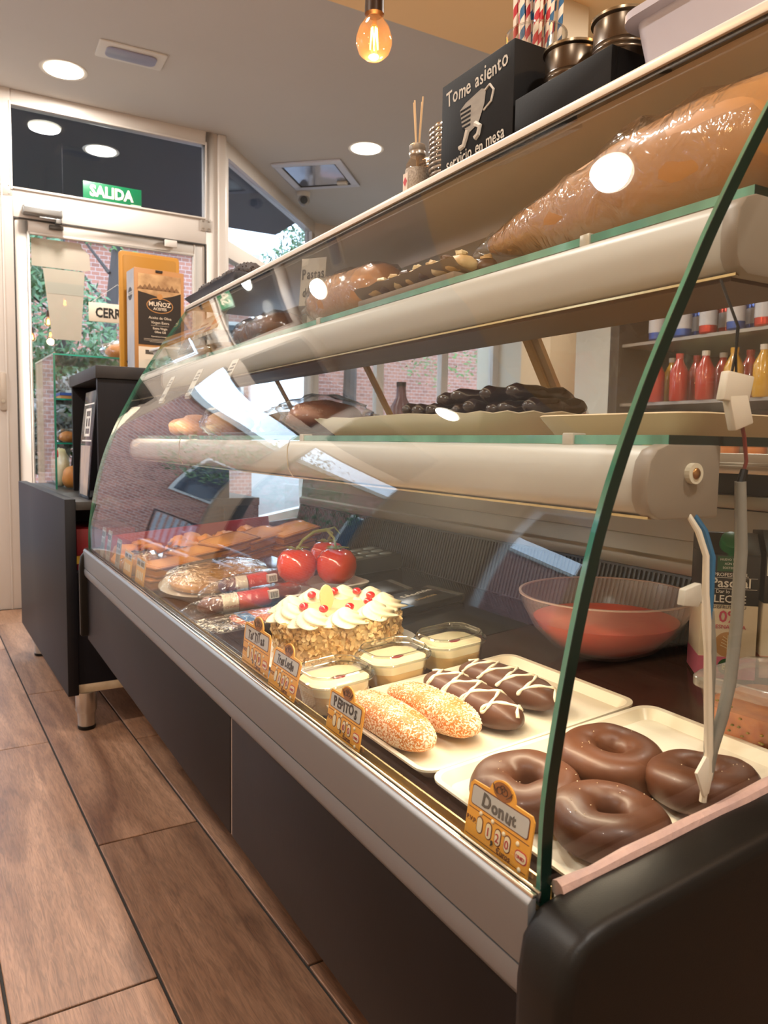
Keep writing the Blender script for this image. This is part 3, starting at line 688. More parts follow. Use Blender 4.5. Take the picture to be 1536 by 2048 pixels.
cpart('tie_string', MB().tube([(.4735, 1.752, .926), (.4722, 1.760, .912), (.4722, 1.762, .895), (.4728, 1.758, .878), (.478, 1.752, .866)], .0010, 6), M('string_beige', '#b9ab8e', .7), H1, smooth=True)
H2 = housing(.565, 1.065, 1.128, .095, 'upper cream light housing', .5, 'led_upper')
area_lamp('case_lamp', (.510, 1.352, .858), LED_W, (1, .80, .56), 'RECTANGLE', 1.82, .022, direction=(.22, 0, -1)).rotation_euler
lo = bpy.data.objects['case_lamp']; lo.rotation_euler = (0, math.radians(-10), PI / 2); lo.data.size = 1.82; lo.data.size_y = .022
area_lamp('upper_fill_light', (.603, 1.352, 1.058), UP_FILL_W, (1, .75, .48), 'RECTANGLE', 1.8, .02)  # faint light without a fitting; the upper housing has no lit strip
bpy.data.objects['upper_fill_light'].rotation_euler = (0, 0, PI / 2)
# top plate with white front edge
cpart('top_plate', MB().box(.652, .93, Y0, Y1, 1.304, 1.3145), M('top_plate', '#d9d2c6', .35), bevel=.001)
cpart('top_edge', MB().prism([(.640, 1.3035), (.640, 1.3125), (.645, 1.3165), (.653, 1.3165), (.653, 1.3035)], Y0, Y1 + .004), M('top_edge', '#e6ddd0', .3, .2), bevel=.001)
cpart('top_gasket', MB().box(.644, .652, Y0, Y1, 1.299, 1.3035), BLACK)
# end caps: rounded black mouldings that rise towards the back, with a smeared silicone bead along the near pane
def end_cap(ya, yb, near):
    poly = [(.334, .352), (.3335, .555), (.338, .584), (.352, .601), (.375, .606), (1.06, .606 + math.tan(math.radians(6.0)) * .69), (1.06, .352)]
    c = cpart('end_cap', MB().prism(poly, ya, yb), BLACK, bevel=.010 if near else .006, seg=4)
    return c
c1 = end_cap(.340, Y0 - .001, True)
c2 = end_cap(Y1 + .001, Y1 + .022, False)
bead = [(.372 + t * .034 * 20 / 20, Y0 - .003 + R.uniform(-.0006, .0006), .6055 + t * .034 * math.tan(math.radians(6)) + R.uniform(-.0003, .0006)) for t in range(0, 19)]
cpart('silicone_bead', MB().tube(bead, [.0058 + R.uniform(-.0014, .0014) for _ in bead], 8), M('silicone_pink', '#c9a79a', .35, var=(60, .4), col2='#a98f8b', bump=(200, .5)), c1, smooth=True)
# wiring behind the near pane
K = .976; wy = .4045
GREYC = M('cable_grey', '#77746b', .45, var=(40, .4), col2='#8b887e'); BLUEC = M('cable_blue', '#1f5f86', .4); WHITEC = M('cable_white', '#ddd2bf', .45); REDC = M('cable_red', '#6e2a20', .5)
TAPE = M('clear_tape', '#cfc9bb', .4, alpha=.85, bump=(80, .4))
def w_(P): return [(x * K, wy + dy, .92 + (z - .92) * K) for (x, z, dy) in P]
wire = cpart('light_cable', MB().tube(w_([(.569, .635, .004), (.571, .66, .002), (.580, .690, 0), (.588, .72, 0), (.592, .77, 0), (.5925, .834, 0), (.586, .893, 0)]), [.0052] * 6 + [.0046], 12), GREYC, smooth=True, label='thick grey sheathed cable')
cpart('tail_wire', MB().tube(w_([(.586, .892, 0), (.5925, .91, 0), (.588, .930, 0), (.584, .940, 0)]), .0016, 8), REDC, wire, smooth=True)
cpart('drop_wire', MB().tube(w_([(.567, .984, 0), (.5705, .999, 0), (.572, 1.02, 0), (.5735, 1.062, .02)]), .0012, 6).tube(w_([(.5725, .982, 0), (.5706, .999, 0), (.572, 1.02, .001)]), .0011, 6), BLACK, wire, smooth=True)
cpart('sleeve_end', MB().tube(w_([(.586, .888, 0), (.5905, .903, 0)]), [.0042, .0030], 10), BLACK, wire, smooth=True)
def slab(P, t): return MB().loft([[(x * K, wy - t + d, .92 + (z - .92) * K) for (x, z) in P] for d in (0, 2 * t)])
cpart('connector', slab([(.558, .984), (.592, .981), (.586, .957), (.553, .960)], .004), M('connector_white', '#d5cbb9', .4, sss=.1), wire, bevel=.0015)
cpart('connector', slab([(.560, .964), (.584, .966), (.594, .942), (.571, .935)], .0042), MATS['connector_white'], wire, bevel=.0015)
thin = cpart('white_cable', MB().tube(w_([(.537, .866, .012), (.541, .852, .004), (.547, .832, 0), (.549, .80, 0), (.552, .777, 0), (.557, .75, .001), (.562, .70, .001), (.566, .66, .001), (.563, .616, .002)]), [.0022, .0026, .0026, .003, .0038, .003, .0036, .0036, .0030], 10), WHITEC, smooth=True)
cpart('blue_core', MB().tube(w_([(.544, .866, .013), (.550, .852, .005), (.555, .83, 0), (.5555, .80, 0), (.555, .778, 0)]), .0028, 10), BLUEC, thin, smooth=True)
cpart('grey_core', MB().tube(w_([(.5565, .785, .0), (.5615, .75, 0), (.566, .70, .003), (.567, .66, .002), (.564, .622, .002)]), [.003, .0036, .004, .004, .003], 10), GREYC, thin, smooth=True)
cpart('clip', slab([(.520, .806), (.539, .810), (.541, .796), (.537, .790), (.518, .793)], .0035), TAPE, thin, bevel=.001)
cpart('tape_flag', slab([(.549, .645), (.560, .658), (.572, .648), (.566, .624), (.560, .622)], .0016), M('tape_white', '#e0d6c6', .5), thin, bevel=.0005)
# ------------------------------------------------------------------ CABINET AT THE FAR END, HUTCH, GLASS DISPLAY BOX
crz = math.radians(1.9)
cab = thing('counter_cabinet', 'low black cabinet on steel legs standing beyond the far end of the counter', 'cabinet', (.335, 2.50, 0), crz)
part('side_panel', MB().box(-.014, .018, 0, 1.12, .12, .735), M('cabinet_black', '#100f15', .5, spec=.3, var=(8, .4), col2='#0d0c11', stretch=(1, .3, 1)), cab, bevel=.002)
part('base_board', MB().box(.018, .62, .012, 1.10, .122, .150), M('chip_board', '#c9b396', .7, var=(40, .3), col2='#b39c7e'), cab, bevel=.001)
part('top_board', MB().box(.018, .62, .004, 1.12, .700, .726), M('worn_black_top', '#1d1b1c', .5, var=(25, .25), col2='#37332f'), cab, bevel=.001)
part('back_panel', MB().box(.60, .62, .012, 1.10, .15, .70), BLACK_WOOD, cab)
part('inner_shelf', MB().box(.018, .60, .03, 1.08, .49, .505), BLACK_WOOD, cab)
part('end_shade_panel', MB().box(.018, .60, .012, .03, .15, .505), BLACK_WOOD, cab)  # black sheet added for the shade of the open cabinet end
part('inner_shade_panel', MB().box(.018, .60, .30, .315, .505, .70), BLACK_WOOD, cab)  # black sheet behind the opening, added to keep the interior dark
for x, y in ((.045, .035), (.045, 1.0), (.55, .035), (.55, 1.0)):
    l_ = part('leg', MB().lathe([(.029, .055), (.0325, .062), (.0325, .122)], 24).lathe([(.026, .012), (.0275, .055)], 24), STEEL, cab, smooth=True, angle=50, loc=(x, y, 0))
    part('foot', MB().lathe([(.025, 0), (.0275, .004), (.0275, .012)], 24), BLACK, l_, smooth=True, angle=50)
t = thing('snack_box', 'red and yellow box on the inner shelf of the low black cabinet', 'box', (.42, 2.62, .506), crz)
part('carton', MB().box(-.06, .12, -.06, .2, 0, .13), M('carton_red', '#9c1f2c', .5), t, bevel=.002)
part('band', MB().box(-.0605, .1205, -.0605, .2005, .02, .045), M('carton_yellow', '#d9a93c', .5), t)
hut = thing('hutch', 'black open-sided wooden hutch on top of the low cabinet', 'hutch', (.425, 2.52, .727), 0)
part('side_panel', MB().box(0, .42, 0, .022, 0, .379), BLACK_WOOD, hut, bevel=.001)
part('side_panel', MB().box(0, .42, .52, .542, 0, .379), BLACK_WOOD, hut, bevel=.001)
part('back_panel', MB().box(.40, .42, .022, .52, 0, .379), BLACK_WOOD, hut)
part('top_board', MB().box(-.006, .43, -.006, .548, .379, .418), M('hutch_top', '#262223', .55, var=(12, .3), col2='#1c191a', stretch=(1, .3, 1)), hut, bevel=.0015)
pst = thing('rolled_poster', 'dark glossy poster with white outlined emblem leaning inside the black hutch', 'poster', (.402, 2.55, .727))
pm = MB().loft([[(.000, .035 + .0, 0), (.005, .035, 0), (.006, .23, 0), (.001, .23, 0)], [(.012, .01, .20), (.017, .01, .20), (.018, .24, .20), (.013, .24, .20)], [(.026, 0, .345), (.031, 0, .345), (.032, .21, .345), (.027, .21, .345)]])
part('sheet', pm, M('poster_dark', '#1a1b26', .2), pst, bevel=.001)
part('lower_picture', MB().loft([[(-.0012, .05, .01), (.0, .05, .01), (.0, .19, .01), (-.0012, .19, .01)], [(.0095, .035, .17), (.0105, .035, .17), (.0105, .215, .17), (.0095, .215, .17)]]), M('poster_grey', '#9b948f', .25, var=(14, .2), col2='#b9a592'), pst)
for (y0, y1, z0, z1) in ((.06, .075, .20, .29), (.15, .165, .20, .29), (.06, .165, .20, .208), (.06, .165, .282, .29), (.085, .14, .225, .232), (.085, .14, .258, .265), (.105, .12, .225, .265), (.02, .20, .302, .306), (.02, .20, .184, .188)):
    f = lambda z: .010 + (z - .17) * .095
    part('emblem_stroke', MB().add([(f(z0) - .0012, y0, z0), (f(z0) - .0012, y1, z0), (f(z1) - .0012, y1, z1), (f(z1) - .0012, y0, z1)], [(0, 1, 2, 3)]), WHITE_INK, pst)
gb = thing('glass_display_box', 'small glass display box with shelves standing on the low black cabinet', 'display case', (.372, 3.12, .727), crz)
W_, D_, H_ = .42, .46, .50
for (a, nm) in ((MB().box(0, .005, 0, D_, 0, H_), 'front_pane'), (MB().box(.005, W_, 0, .005, 0, H_), 'side_pane'), (MB().box(.005, W_, D_ - .005, D_, 0, H_), 'side_pane'), (MB().box(0, W_, 0, D_, H_, H_ + .006), 'top_pane')):
    g_ = part(nm, a, GLASS, gb)
    if nm == 'top_pane': part('green_edge', MB().box(-.001, W_, -.001, .0005, H_, H_ + .006).box(-.001, .0005, 0, D_, H_, H_ + .006), M('teal_edge', '#2fa593', .15, coat=1), g_)
    if nm == 'front_pane': part('green_edge', MB().box(-.001, .0065, -.001, .0005, 0, H_), EDGE, g_)
for z in (.17, .335):
    g_ = part('glass_shelf', MB().box(.006, W_ - .01, .006, D_ - .006, z, z + .006), GLASS_GREEN, gb)
    part('green_edge', MB().box(.006, W_ - .01, .0055, .0065, z, z + .006), MATS['teal_edge'], g_)
WRAP = PANE('plastic_wrap', (.97, .97, .97), .07, power=3, rough=.10, film=.02, film_col=(.9, .9, .9), crinkle=(28, .6))
CRUST = M('crust', '#b56a2b', .55, var=(14, .35), col2='#d69a4e', bump=(60, .5))
def loaf(nm, lb, cat, loc, rad, rz=0, mat=None, group=None, wrap=True, seed=0):
    t = thing(nm, lb, cat, loc, rz, group)
    part('loaf', MB().blob((0, 0, rad[2] * .92), rad, 18, 12, jit=.12, fr=22, seed=seed, flat=.001), mat or CRUST, t, smooth=True, angle=180)
    if wrap: part('wrapper', MB().blob((0, 0, rad[2] * 1.0), (rad[0] * 1.12 + .008, rad[1] * 1.12 + .008, rad[2] * 1.08 + .006), 18, 12, jit=.3, fr=46, seed=seed + 5, flat=.0005), WRAP, t, smooth=True, angle=180)
    return t
t = thing('pastry_board', 'wooden board with a blue edge on the upper shelf of the glass display box', 'board', (.50, 3.31, 1.069), crz)
part('board', MB().box(-.10, .22, -.12, .14, 0, .022), M('board_wood', '#b58a54', .6, var=(5, .3), col2='#9a7040', stretch=(1, 6, 1)), t, bevel=.003)
part('blue_edge', MB().box(-.102, .222, -.122, -.1198, .014, .024).box(-.102, -.0998, -.122, .142, .014, .024), M('edge_blue', '#2b4f9e', .5), t)
loaf('wrapped_pastry', 'plastic wrapped pastry on the lower shelf of the glass display box', 'pastry', (.43, 3.20, .904), (.035, .03, .022), seed=3)
loaf('croissant', 'golden pastry on the floor of the glass display box', 'pastry', (.44, 3.17, .728), (.04, .05, .045), seed=4, wrap=False)
t = thing('sweets_bag', 'clear bag of red and yellow sweets in the glass display box', 'bag', (.415, 3.33, .728), .2)
part('bag', MB().blob((0, 0, .075), (.030, .07, .075), 16, 12, jit=.25, fr=30, flat=0), M('bag_white', '#dcd5c2', .35, var=(12, .25), col2='#c9b263', coat=.5), t, smooth=True, angle=180)
part('red_label', MB().blob((-.012, -.005, .125), (.020, .035, .022), 12, 8), M('label_red', '#b3283a', .35), t, smooth=True)
loaf('bread_loaf', 'plastic wrapped round loaf on top of the glass display box', 'bread', (.66, 3.24, 1.234), (.08, .07, .035), seed=8)
# olive-oil carton and yellow folder on the hutch
ox, oy, oz = .583, 2.725, 1.146
OILTAN = M('oil_box_tan', '#b5824f', .5, var=(6, .3), col2='#a87744')
t = thing('oil_carton', 'tall tan carton of olive oil with black label standing on the hutch', 'carton', (ox, oy, oz), math.radians(4))
part('carton', MB().box(0, .172, 0, .09, 0, .352), OILTAN, t, bevel=.0015)
part('side_print', MB().box(-.0012, -.0002, .004, .086, .003, .349), M('oil_side', '#b9b3ad', .5, var=(9, .2), col2='#8f97a8'), t)
part('side_badge', MB().cyl((-.002, .045, .27), (-.0012, .045, .27), .022, n=20), M('oil_black', '#1d1613', .5), t)
part('side_text', textmesh('ACEITES', .016, (-.0016, .045, .265), (0, -1, 0), (0, 0, 1)), WHITE_INK, t)
part('front_label', MB().box(.012, .160, -.0012, -.0002, .098, .295), MATS['oil_black'], t)
part('landscape_band', MB().prism([(.012, .275), (.05, .268), (.09, .258), (.13, .268), (.160, .280), (.160, .335), (.012, .335)], -.0016, -.0006, 'y'), M('oil_cream', '#c9a476', .55, var=(22, .18), col2='#8f6a45'), t)
hills = MB()
for k in range(9):
    x = .02 + k * .0155; hh = .012 + .012 * ((k * 37) % 5) / 5
    hills.prism([(x - .012, .283), (x, .283 + hh), (x + .012, .283)], -.0022, -.0018, 'y')
part('drawn_hills', hills, M('oil_line', '#7d5b3b', .6), t)
part('oval_ring', MB().add([(.086 + a * math.cos(2 * PI * i / 40), -.0022, .232 + b * math.sin(2 * PI * i / 40)) for (a, b) in ((.046, .026), (.0435, .0235)) for i in range(40)], [(i, (i + 1) % 40, 40 + (i + 1) % 40, 40 + i) for i in range(40)]), M('oil_gold', '#b07d49', .4), t)
part('oval', MB().add([(.086 + .0435 * math.cos(2 * PI * i / 40), -.0020, .232 + .0235 * math.sin(2 * PI * i / 40)) for i in range(40)], [tuple(range(40))]), MATS['oil_black'], t)
part('olive_emblem', MB().cyl((.086, -.0028, .262), (.086, -.0018, .262), .010, n=14), MATS['oil_gold'], t)
FR = ((1, 0, 0), (0, 0, 1))
for s_, sz, z, b_ in (('MUÑOZ', .0205, .2295, .02), ('ACEITES', .0125, .2165, .02), ('Aceite de Oliva', .0125, .186, 0), ('Virgen Extra', .0125, .170, 0), ('Extra Virgin', .0105, .151, .01), ('Olive Oil', .0105, .139, .01), ('Especial para hostelería', .0065, .125, 0)):
    part('lettering', textmesh(s_, sz, (.086, -.0024, z), *FR, bold=b_), M('oil_print', '#d9c9b4', .6), t)
part('rule', MB().box(.055, .117, -.002, -.0014, .1635, .1642).box(.03, .142, -.002, -.0014, .117, .1178).box(.03, .142, -.002, -.0014, .1125, .1133).box(.05, .122, -.002, -.0014, .108, .1088), MATS['oil_print'], t)
part('white_panel', MB().box(.012, .160, -.0012, -.0002, .012, .090), M('oil_white', '#d8cbb8', .55), t)
part('dark_block', MB().box(.035, .120, -.002, -.0013, .066, .080), M('oil_grey', '#4a443e', .6), t)
part('tab', MB().box(.072, .096, -.003, -.0005, .343, .350), MATS['oil_black'], t)
t = thing('yellow_folder', 'mustard yellow clipboard folder standing behind the oil carton', 'folder', (.558, 2.86, 1.146), math.radians(3))
FOLD = M('folder_yellow', '#c08a2a', .45, var=(5, .3), col2='#b07c22')
part('board', MB().prism(rounded(.215, .415, .012, cx=.11, cy=.225), 0, .012, 'y'), FOLD, t, bevel=.003)
part('rim', MB().prism(rounded(.19, .39, .010, cx=.11, cy=.225), -.002, .001, 'y'), M('folder_dark', '#a8771e', .45), t, bevel=.0015)
text('lettering', 'V', .03, INK, t, (.033, -.0024, .03), *FR, bold=.02)
# ------------------------------------------------------------------ BACK OF HOUSE (seen through the case)
bc = thing('back_counter', 'pale back counter along the far side behind the display case', 'counter', (2.75, 3.2, 0))
part('body', MB().box(-.35, .35, -.5, 2.3, 0, .86), M('back_counter_white', '#c5bfb6', .5), bc, bevel=.004)
part('worktop', MB().box(-.38, .36, -.52, 2.33, .86, .89), M('back_worktop', '#8f8a84', .35), bc, bevel=.004)
pl = struct('wall_staff', MB().box(3.25, 3.33, .2, 1.55, 0, CEIL), BEIGE)
ps = struct('pillar', MB().box(2.16, 2.30, 2.42, 2.60, 0, CEIL), M('cream_pillar', '#d8c6a8', .6))
fr = thing('drinks_fridge', 'open drinks fridge with lit shelves of bottles behind the counter', 'fridge', (2.72, 1.75, 0))
FB = M('fridge_body', '#3b3735', .4)
part('back', MB().box(.28, .32, -.62, .55, 0, 2.0), M('fridge_back', '#6a6259', .5), fr)
part('side', MB().box(-.30, .32, .55, .60, 0, 2.0), FB, fr, bevel=.004)
part('side', MB().box(-.30, .32, -.67, -.62, 0, 2.0), FB, fr, bevel=.004)
part('base', MB().box(-.30, .28, -.62, .55, 0, .30), FB, fr, bevel=.004)
part('header', MB().box(-.30, .32, -.67, .60, 2.0, 2.15), FB, fr, bevel=.004)
for z in (.55, .86, 1.10, 1.34, 1.62): part('shelf', MB().box(-.28, .28, -.62, .55, z - .012, z), M('fridge_shelf', '#a9a49c', .3, .5), fr)
DR = [('#c23a2a', 'red'), ('#d9a51e', 'yellow'), ('#d77a22', 'orange'), ('#cdb48a', 'cream'), ('#7a4a2a', 'brown'), ('#2f57a8', 'blue')]
for si, z in enumerate((.86, 1.10, 1.34)):
    for row in (0, 1):
        for k in range(9):
            cc, cn = DR[(0, 1, 2, 3, 1, 0)[(k // 2 + si * 2 + row) % 6]] if si < 2 else DR[(5, 0, 5, 5, 0)[k % 5]]
            h = (.17, .18, .12)[si]
            loc = (2.46 + row * .10, 1.22 + k * .115 + R.uniform(-.008, .008), z)
            nm = 'drink_can' if si == 2 else 'drink_bottle'
            t = thing(nm, ('%s %s, %s in the %s row of the %s fridge shelf' % (cn, 'can' if si == 2 else 'juice bottle', ORD[k], ('front', 'back')[row], ('lowest lit', 'middle', 'top')[si])), 'can' if si == 2 else 'bottle', loc, 0, '%s drinks on the %s fridge shelf' % (cn, ('lowest lit', 'middle', 'top')[si]))
            if si == 2:
                part('body', MB().lathe([(.026, 0), (.031, .006), (.031, h - .012), (.026, h)], 14), M('can_' + cn, cc, .25, .4), t, smooth=True)
                part('label', MB().lathe([(.0315, .03), (.0315, .085)], 14, caps=(False, False)), M('can_white', '#cfd2d8', .3), t, smooth=True)
            else:
                part('body', MB().lathe([(.030, 0), (.034, .008), (.034, h * .62), (.014, h * .86), (.013, h * .9)], 14), M('juice_' + cn, cc, .2, coat=.6), t, smooth=True)
                part('cap', MB().lathe([(.0145, h * .9), (.0145, h)], 12), M('cap_' + cn, cc, .4) if k % 2 else M('cap_white', '#ddd7ca', .4), t)
# things on the back counter
def basket(loc, lb, w_=.5, h=.16, n_=14):
    t = thing('bread_crate', lb, 'crate', loc)
    CR = M('crate_wood', '#b9a58a', .6)
    part('base', MB().box(-.2, .2, -w_ / 2, w_ / 2, 0, .012), CR, t)
    part('rim', MB().box(-.205, -.195, -w_ / 2, w_ / 2, h - .02, h).box(.195, .205, -w_ / 2, w_ / 2, h - .02, h).box(-.2, .2, -w_ / 2 - .005, -w_ / 2 + .005, h - .02, h).box(-.2, .2, w_ / 2 - .005, w_ / 2 + .005, h - .02, h), CR, t)
    for k in range(n_):
        y = -w_ / 2 + .01 + k * (w_ - .02) / (n_ - 1)
        part('slat', MB().box(-.203, -.197, y - .007, y + .007, .0, h - .02), CR, t)
    return t
basket((2.62, 3.12, .89), 'slatted bread crate nearest the cream pillar on the back counter')
basket((2.62, 3.75, .89), 'slatted bread crate farther along the back counter')
for k in range(5):
    loaf('baguette', 'golden baguette, %s from the pillar on the slatted crates of the back counter' % ORD[k], 'bread', (2.62, 2.88 + .105 * k + (.22 if k > 3 else 0), 1.052), (.17, .045, .035), R.uniform(-.06, .06), group='baguettes on the back counter', wrap=(k % 2 == 0), seed=20 + k)
t = thing('wine_bottle', 'dark maroon jug on the back counter against the far window', 'jug', (2.62, 4.35, .89))
part('body', MB().lathe([(.07, 0), (.075, .02), (.075, .26), (.035, .33), (.03, .40)], 20), M('jug_maroon', '#4a2228', .3), t, smooth=True)
part('cap', MB().lathe([(.032, .40), (.032, .43)], 16), BLACK, t)
for k, (x, y, cc, lb) in enumerate(((2.48, 2.78, '#c7472f', 'orange-red packet beside the cream pillar on the back counter'), (2.60, 2.735, '#b53a6a', 'pink packet beside the cream pillar on the back counter'), (2.48, 2.685, '#c77a2e', 'orange carton on the back counter past the two bright packets'))):
    t = thing('snack_packet', lb, 'packet', (x, y, .89), .1 * k)
    part('carton', MB().prism(rounded(.10, .08, .012), 0, .22, 'z'), M('packet_%d' % k, cc, .4, var=(10, .2), col2='#e0c9a0'), t, bevel=.003)
    part('seal', MB().box(-.045, .045, -.003, .003, .22, .24), M('packet_seal', '#d9d0c0', .4), t)
for k in range(3):
    loaf('plastic_bag', 'crumpled clear bag of bread on the back counter, %s before the far windows' % ORD[k], 'bag', (2.52, 4.62 + .32 * k, .89), (.12, .11, .11), mat=M('pale_bread', '#cdb08a', .6), seed=40 + k, group='bread bags on the back counter')
# ------------------------------------------------------------------ FOOD ON THE DECK
TRAYM = M('white_tray', '#e6ddc8', .28, coat=.2)
def tilt(o, extra=0): o.rotation_euler = (0, -TILT + extra, o.rotation_euler[2]); return o
def onto(x, y, up=.002): return (x, y, dz(x) + up)
def tray(lb, cx, cy, L_, W_, rz=0, up=.004):
    t = thing('serving_tray', lb, 'tray', onto(cx, cy, up), rz); tilt(t)
    o = rounded(L_, W_, .022, 6); i1 = rounded(L_ - .012, W_ - .012, .018, 6); i2 = rounded(L_ - .030, W_ - .030, .012, 6)
    b = rounded(L_ - .026, W_ - .026, .012, 6)
    mb = MB().loft([[(p[0], p[1], 0) for p in b], [(p[0], p[1], .0125) for p in o], [(p[0], p[1], .0150) for p in o], [(p[0], p[1], .0145) for p in i1], [(p[0], p[1], .004) for p in i2]])
    part('tray', mb, TRAYM, t, smooth=True, angle=40)
    return t
tray('white rectangular tray under the four sugared and chocolate buns', .574, .757, .312, .250, .0)
tray('white rectangular tray under the four chocolate doughnuts', .575, .506, .315, .248, -.02)
CHOC = M('chocolate_glaze', '#59341f', .42, var=(18, .35), col2='#4a2a1a', spec=.4, coat=.06, bump=(45, .2))
def donut(lb, x, y, rz, seed, s=1.0):
    t = thing('chocolate_doughnut', lb, 'doughnut', onto(x, y, .008), rz, 'chocolate doughnuts on the near tray')
    t.rotation_euler = (0, -TILT, rz)
    mb = MB(); nu, nv = 56, 22; vs = []
    for i in range(nu):
        a = 2 * PI * i / nu
        for j in range(nv):
            b = 2 * PI * j / nv
            Rm, rx, rz_ = .0325, .0215, .0205
            cb, sb = math.cos(b), math.sin(b)
            r = Rm + rx * math.copysign(abs(cb) ** .85, cb); z = .0198 + rz_ * math.copysign(abs(sb) ** .8, sb)
            k = 1 + .05 * noise.noise(Vector((math.cos(a) * 1.3 + seed, math.sin(a) * 1.3, z * 30)))
            if .010 < z < .016 and cb > 0: k -= .018
            vs.append((r * k * math.cos(a) * s, r * k * math.sin(a) * s, max(0, z * (1 + .10 * noise.noise(Vector((math.cos(a), math.sin(a) + seed, 1)))) * s)))
    mb.add(vs, [(i * nv + j, ((i + 1) % nu) * nv + j, ((i + 1) % nu) * nv + (j + 1) % nv, i * nv + (j + 1) % nv) for i in range(nu) for j in range(nv)])
    part('glaze', mb, CHOC, t, smooth=True, angle=180)
    cr = MB()
    for k in range(14):
        a = R.uniform(0, 6.28); q = R.uniform(.018, .046)
        cr.blob((q * math.cos(a), q * math.sin(a), (.0198 + .0205 * max(0, 1 - ((q / s - .0325) / .0215) ** 2) ** .4) * s), (.0006, .0006, .0005), 5, 4)
    part('sugar_specks', cr, M('speck', '#d9c3a2', .6), t, kind='stuff')
    return t
donut('chocolate doughnut behind the Donut price tag, half behind the glass edge', .470, .537, .3, 1, .98)
donut('chocolate doughnut at the back of the tray, farthest from the front glass', .574, .534, 1.4, 2, .99)
donut('chocolate doughnut at the near end of the tray beside the black cap', .487, .4525, 2.2, 3, .97)
donut('chocolate doughnut behind the hanging grey cable', .606, .449, 4.0, 4, .96)
def bun(lb, a, b, w_, h, mat, seed, group):
    ax, ay = a; bx, by = b; L_ = math.hypot(bx - ax, by - ay); rz = math.atan2(by - ay, bx - ax)
    cx, cy = (ax + bx) / 2, (ay + by) / 2
    t = thing('filled_bun', lb, 'bun', onto(cx, cy, .009), rz, group)
    t.rotation_euler = Matrix.Rotation(-TILT, 3, 'Y').to_4x4().to_3x3() .__matmul__(Matrix.Rotation(rz, 3, 'Z')).to_euler()
    rings = []; ns = 26
    for i in range(ns + 1):
        u = -1 + 2 * i / ns
        e = (1 - abs(u) ** 3.2) ** .5 if abs(u) < 1 else 0.02
        e = max(e, .03)
        bmp = 1 + .07 * noise.noise(Vector((u * 3 + seed * 7, seed, 0)))
        ring = []
        for j in range(20):
            q = 2 * PI * j / 20; c_, s_ = math.cos(q), math.sin(q)
            kk = 1 + .05 * noise.noise(Vector((u * 4 + seed, c_ * 2, s_ * 2)))
            if s_ > .45: kk *= 1 - .10 * math.exp(-((c_ - .12) / .22) ** 2) * (1 - u * u)   # split along the top
            ring.append((u * L_ / 2, w_ / 2 * e * bmp * kk * math.copysign(abs(c_) ** .9, c_), max(0, h * .44 + h * .56 * e * kk * math.copysign(abs(s_) ** .9, s_) * (1 if s_ > 0 else .8) + .002 * (seed % 3) * u)))
        rings.append(ring)
    part('bun', MB().loft(rings), mat, t, smooth=True, angle=180)
    return t, L_, w_, h
FRIED = M('fried_dough', '#b8601c', .55, var=(16, .3), col2='#cf8434', bump=(90, .4))
def speckle(mt, scale, thr, col, patch):
    n = mt.node_tree.nodes; L = mt.node_tree.links; p = n['Principled BSDF']; src = p.inputs['Base Color'].links[0].from_socket
    tc = n.new('ShaderNodeTexCoord'); a = n.new('ShaderNodeTexNoise'); a.inputs['Scale'].default_value = scale; a.inputs['Detail'].default_value = 2; L.new(tc.outputs['Object'], a.inputs['Vector'])
    b = n.new('ShaderNodeTexNoise'); b.inputs['Scale'].default_value = patch; L.new(tc.outputs['Object'], b.inputs['Vector'])
    s_ = n.new('ShaderNodeMath'); s_.operation = 'MULTIPLY_ADD'; s_.inputs[1].default_value = .55; L.new(b.outputs['Fac'], s_.inputs[0]); L.new(a.outputs['Fac'], s_.inputs[2])
    r = n.new('ShaderNodeMapRange'); r.inputs['From Min'].default_value = thr; r.inputs['From Max'].default_value = thr + .05; L.new(s_.outputs[0], r.inputs[0])
    m_ = n.new('ShaderNodeMix'); m_.data_type = 'RGBA'; L.new(r.outputs[0], m_.inputs['Factor']); L.new(src, m_.inputs['A']); m_.inputs['B'].default_value = lin(col)
    L.new(m_.outputs['Result'], p.inputs['Base Color'])
speckle(FRIED, 420, .80, '#f3e3c6', 26)
SUG = M('sugar_grains', '#f3e6cd', .45)
def sugar_on(t, L_, w_, h, seed, n=1500):
    me = t.children[0].data; rr = random.Random(seed); sg = MB()
    polys = [p for p in me.polygons if p.normal.z > .1 and p.center.z > h * .35]
    for k in range(n):
        p = rr.choice(polys); vs = [me.vertices[i].co for i in p.vertices]
        ws = [rr.random() for _ in vs]; q = sum((v * w2 for v, w2 in zip(vs, ws)), Vector()) / sum(ws)
        if noise.noise(Vector((q.x * 60 + seed, q.y * 60, 2))) < -.22 and p.normal.z < .97: continue
        r = rr.uniform(.0004, .0009); q = q + p.normal * .0001
        sg.add([q + Vector((r, 0, 0)), q + Vector((-r * .5, r * .9, 0)), q + Vector((-r * .5, -r * .9, 0)), q + p.normal * r * 1.3], [(0, 1, 3), (1, 2, 3), (2, 0, 3)])
    part('sugar_coat', sg, SUG, t, kind='stuff')
g = 'sugared buns on the tray'
t, *q = bun('sugar-coated golden bun nearest the front glass, beside the Pepitos tag', (.452, .850), (.448, .668), .055, .040, FRIED, 1, g); sugar_on(t, *q, 11, 2600)
t, *q = bun('sugar-coated golden bun between the first sugared bun and the chocolate ones', (.508, .848), (.507, .664), .055, .041, FRIED, 2, g); sugar_on(t, *q, 12, 2600)
WCH = M('white_chocolate', '#efe2c6', .35)
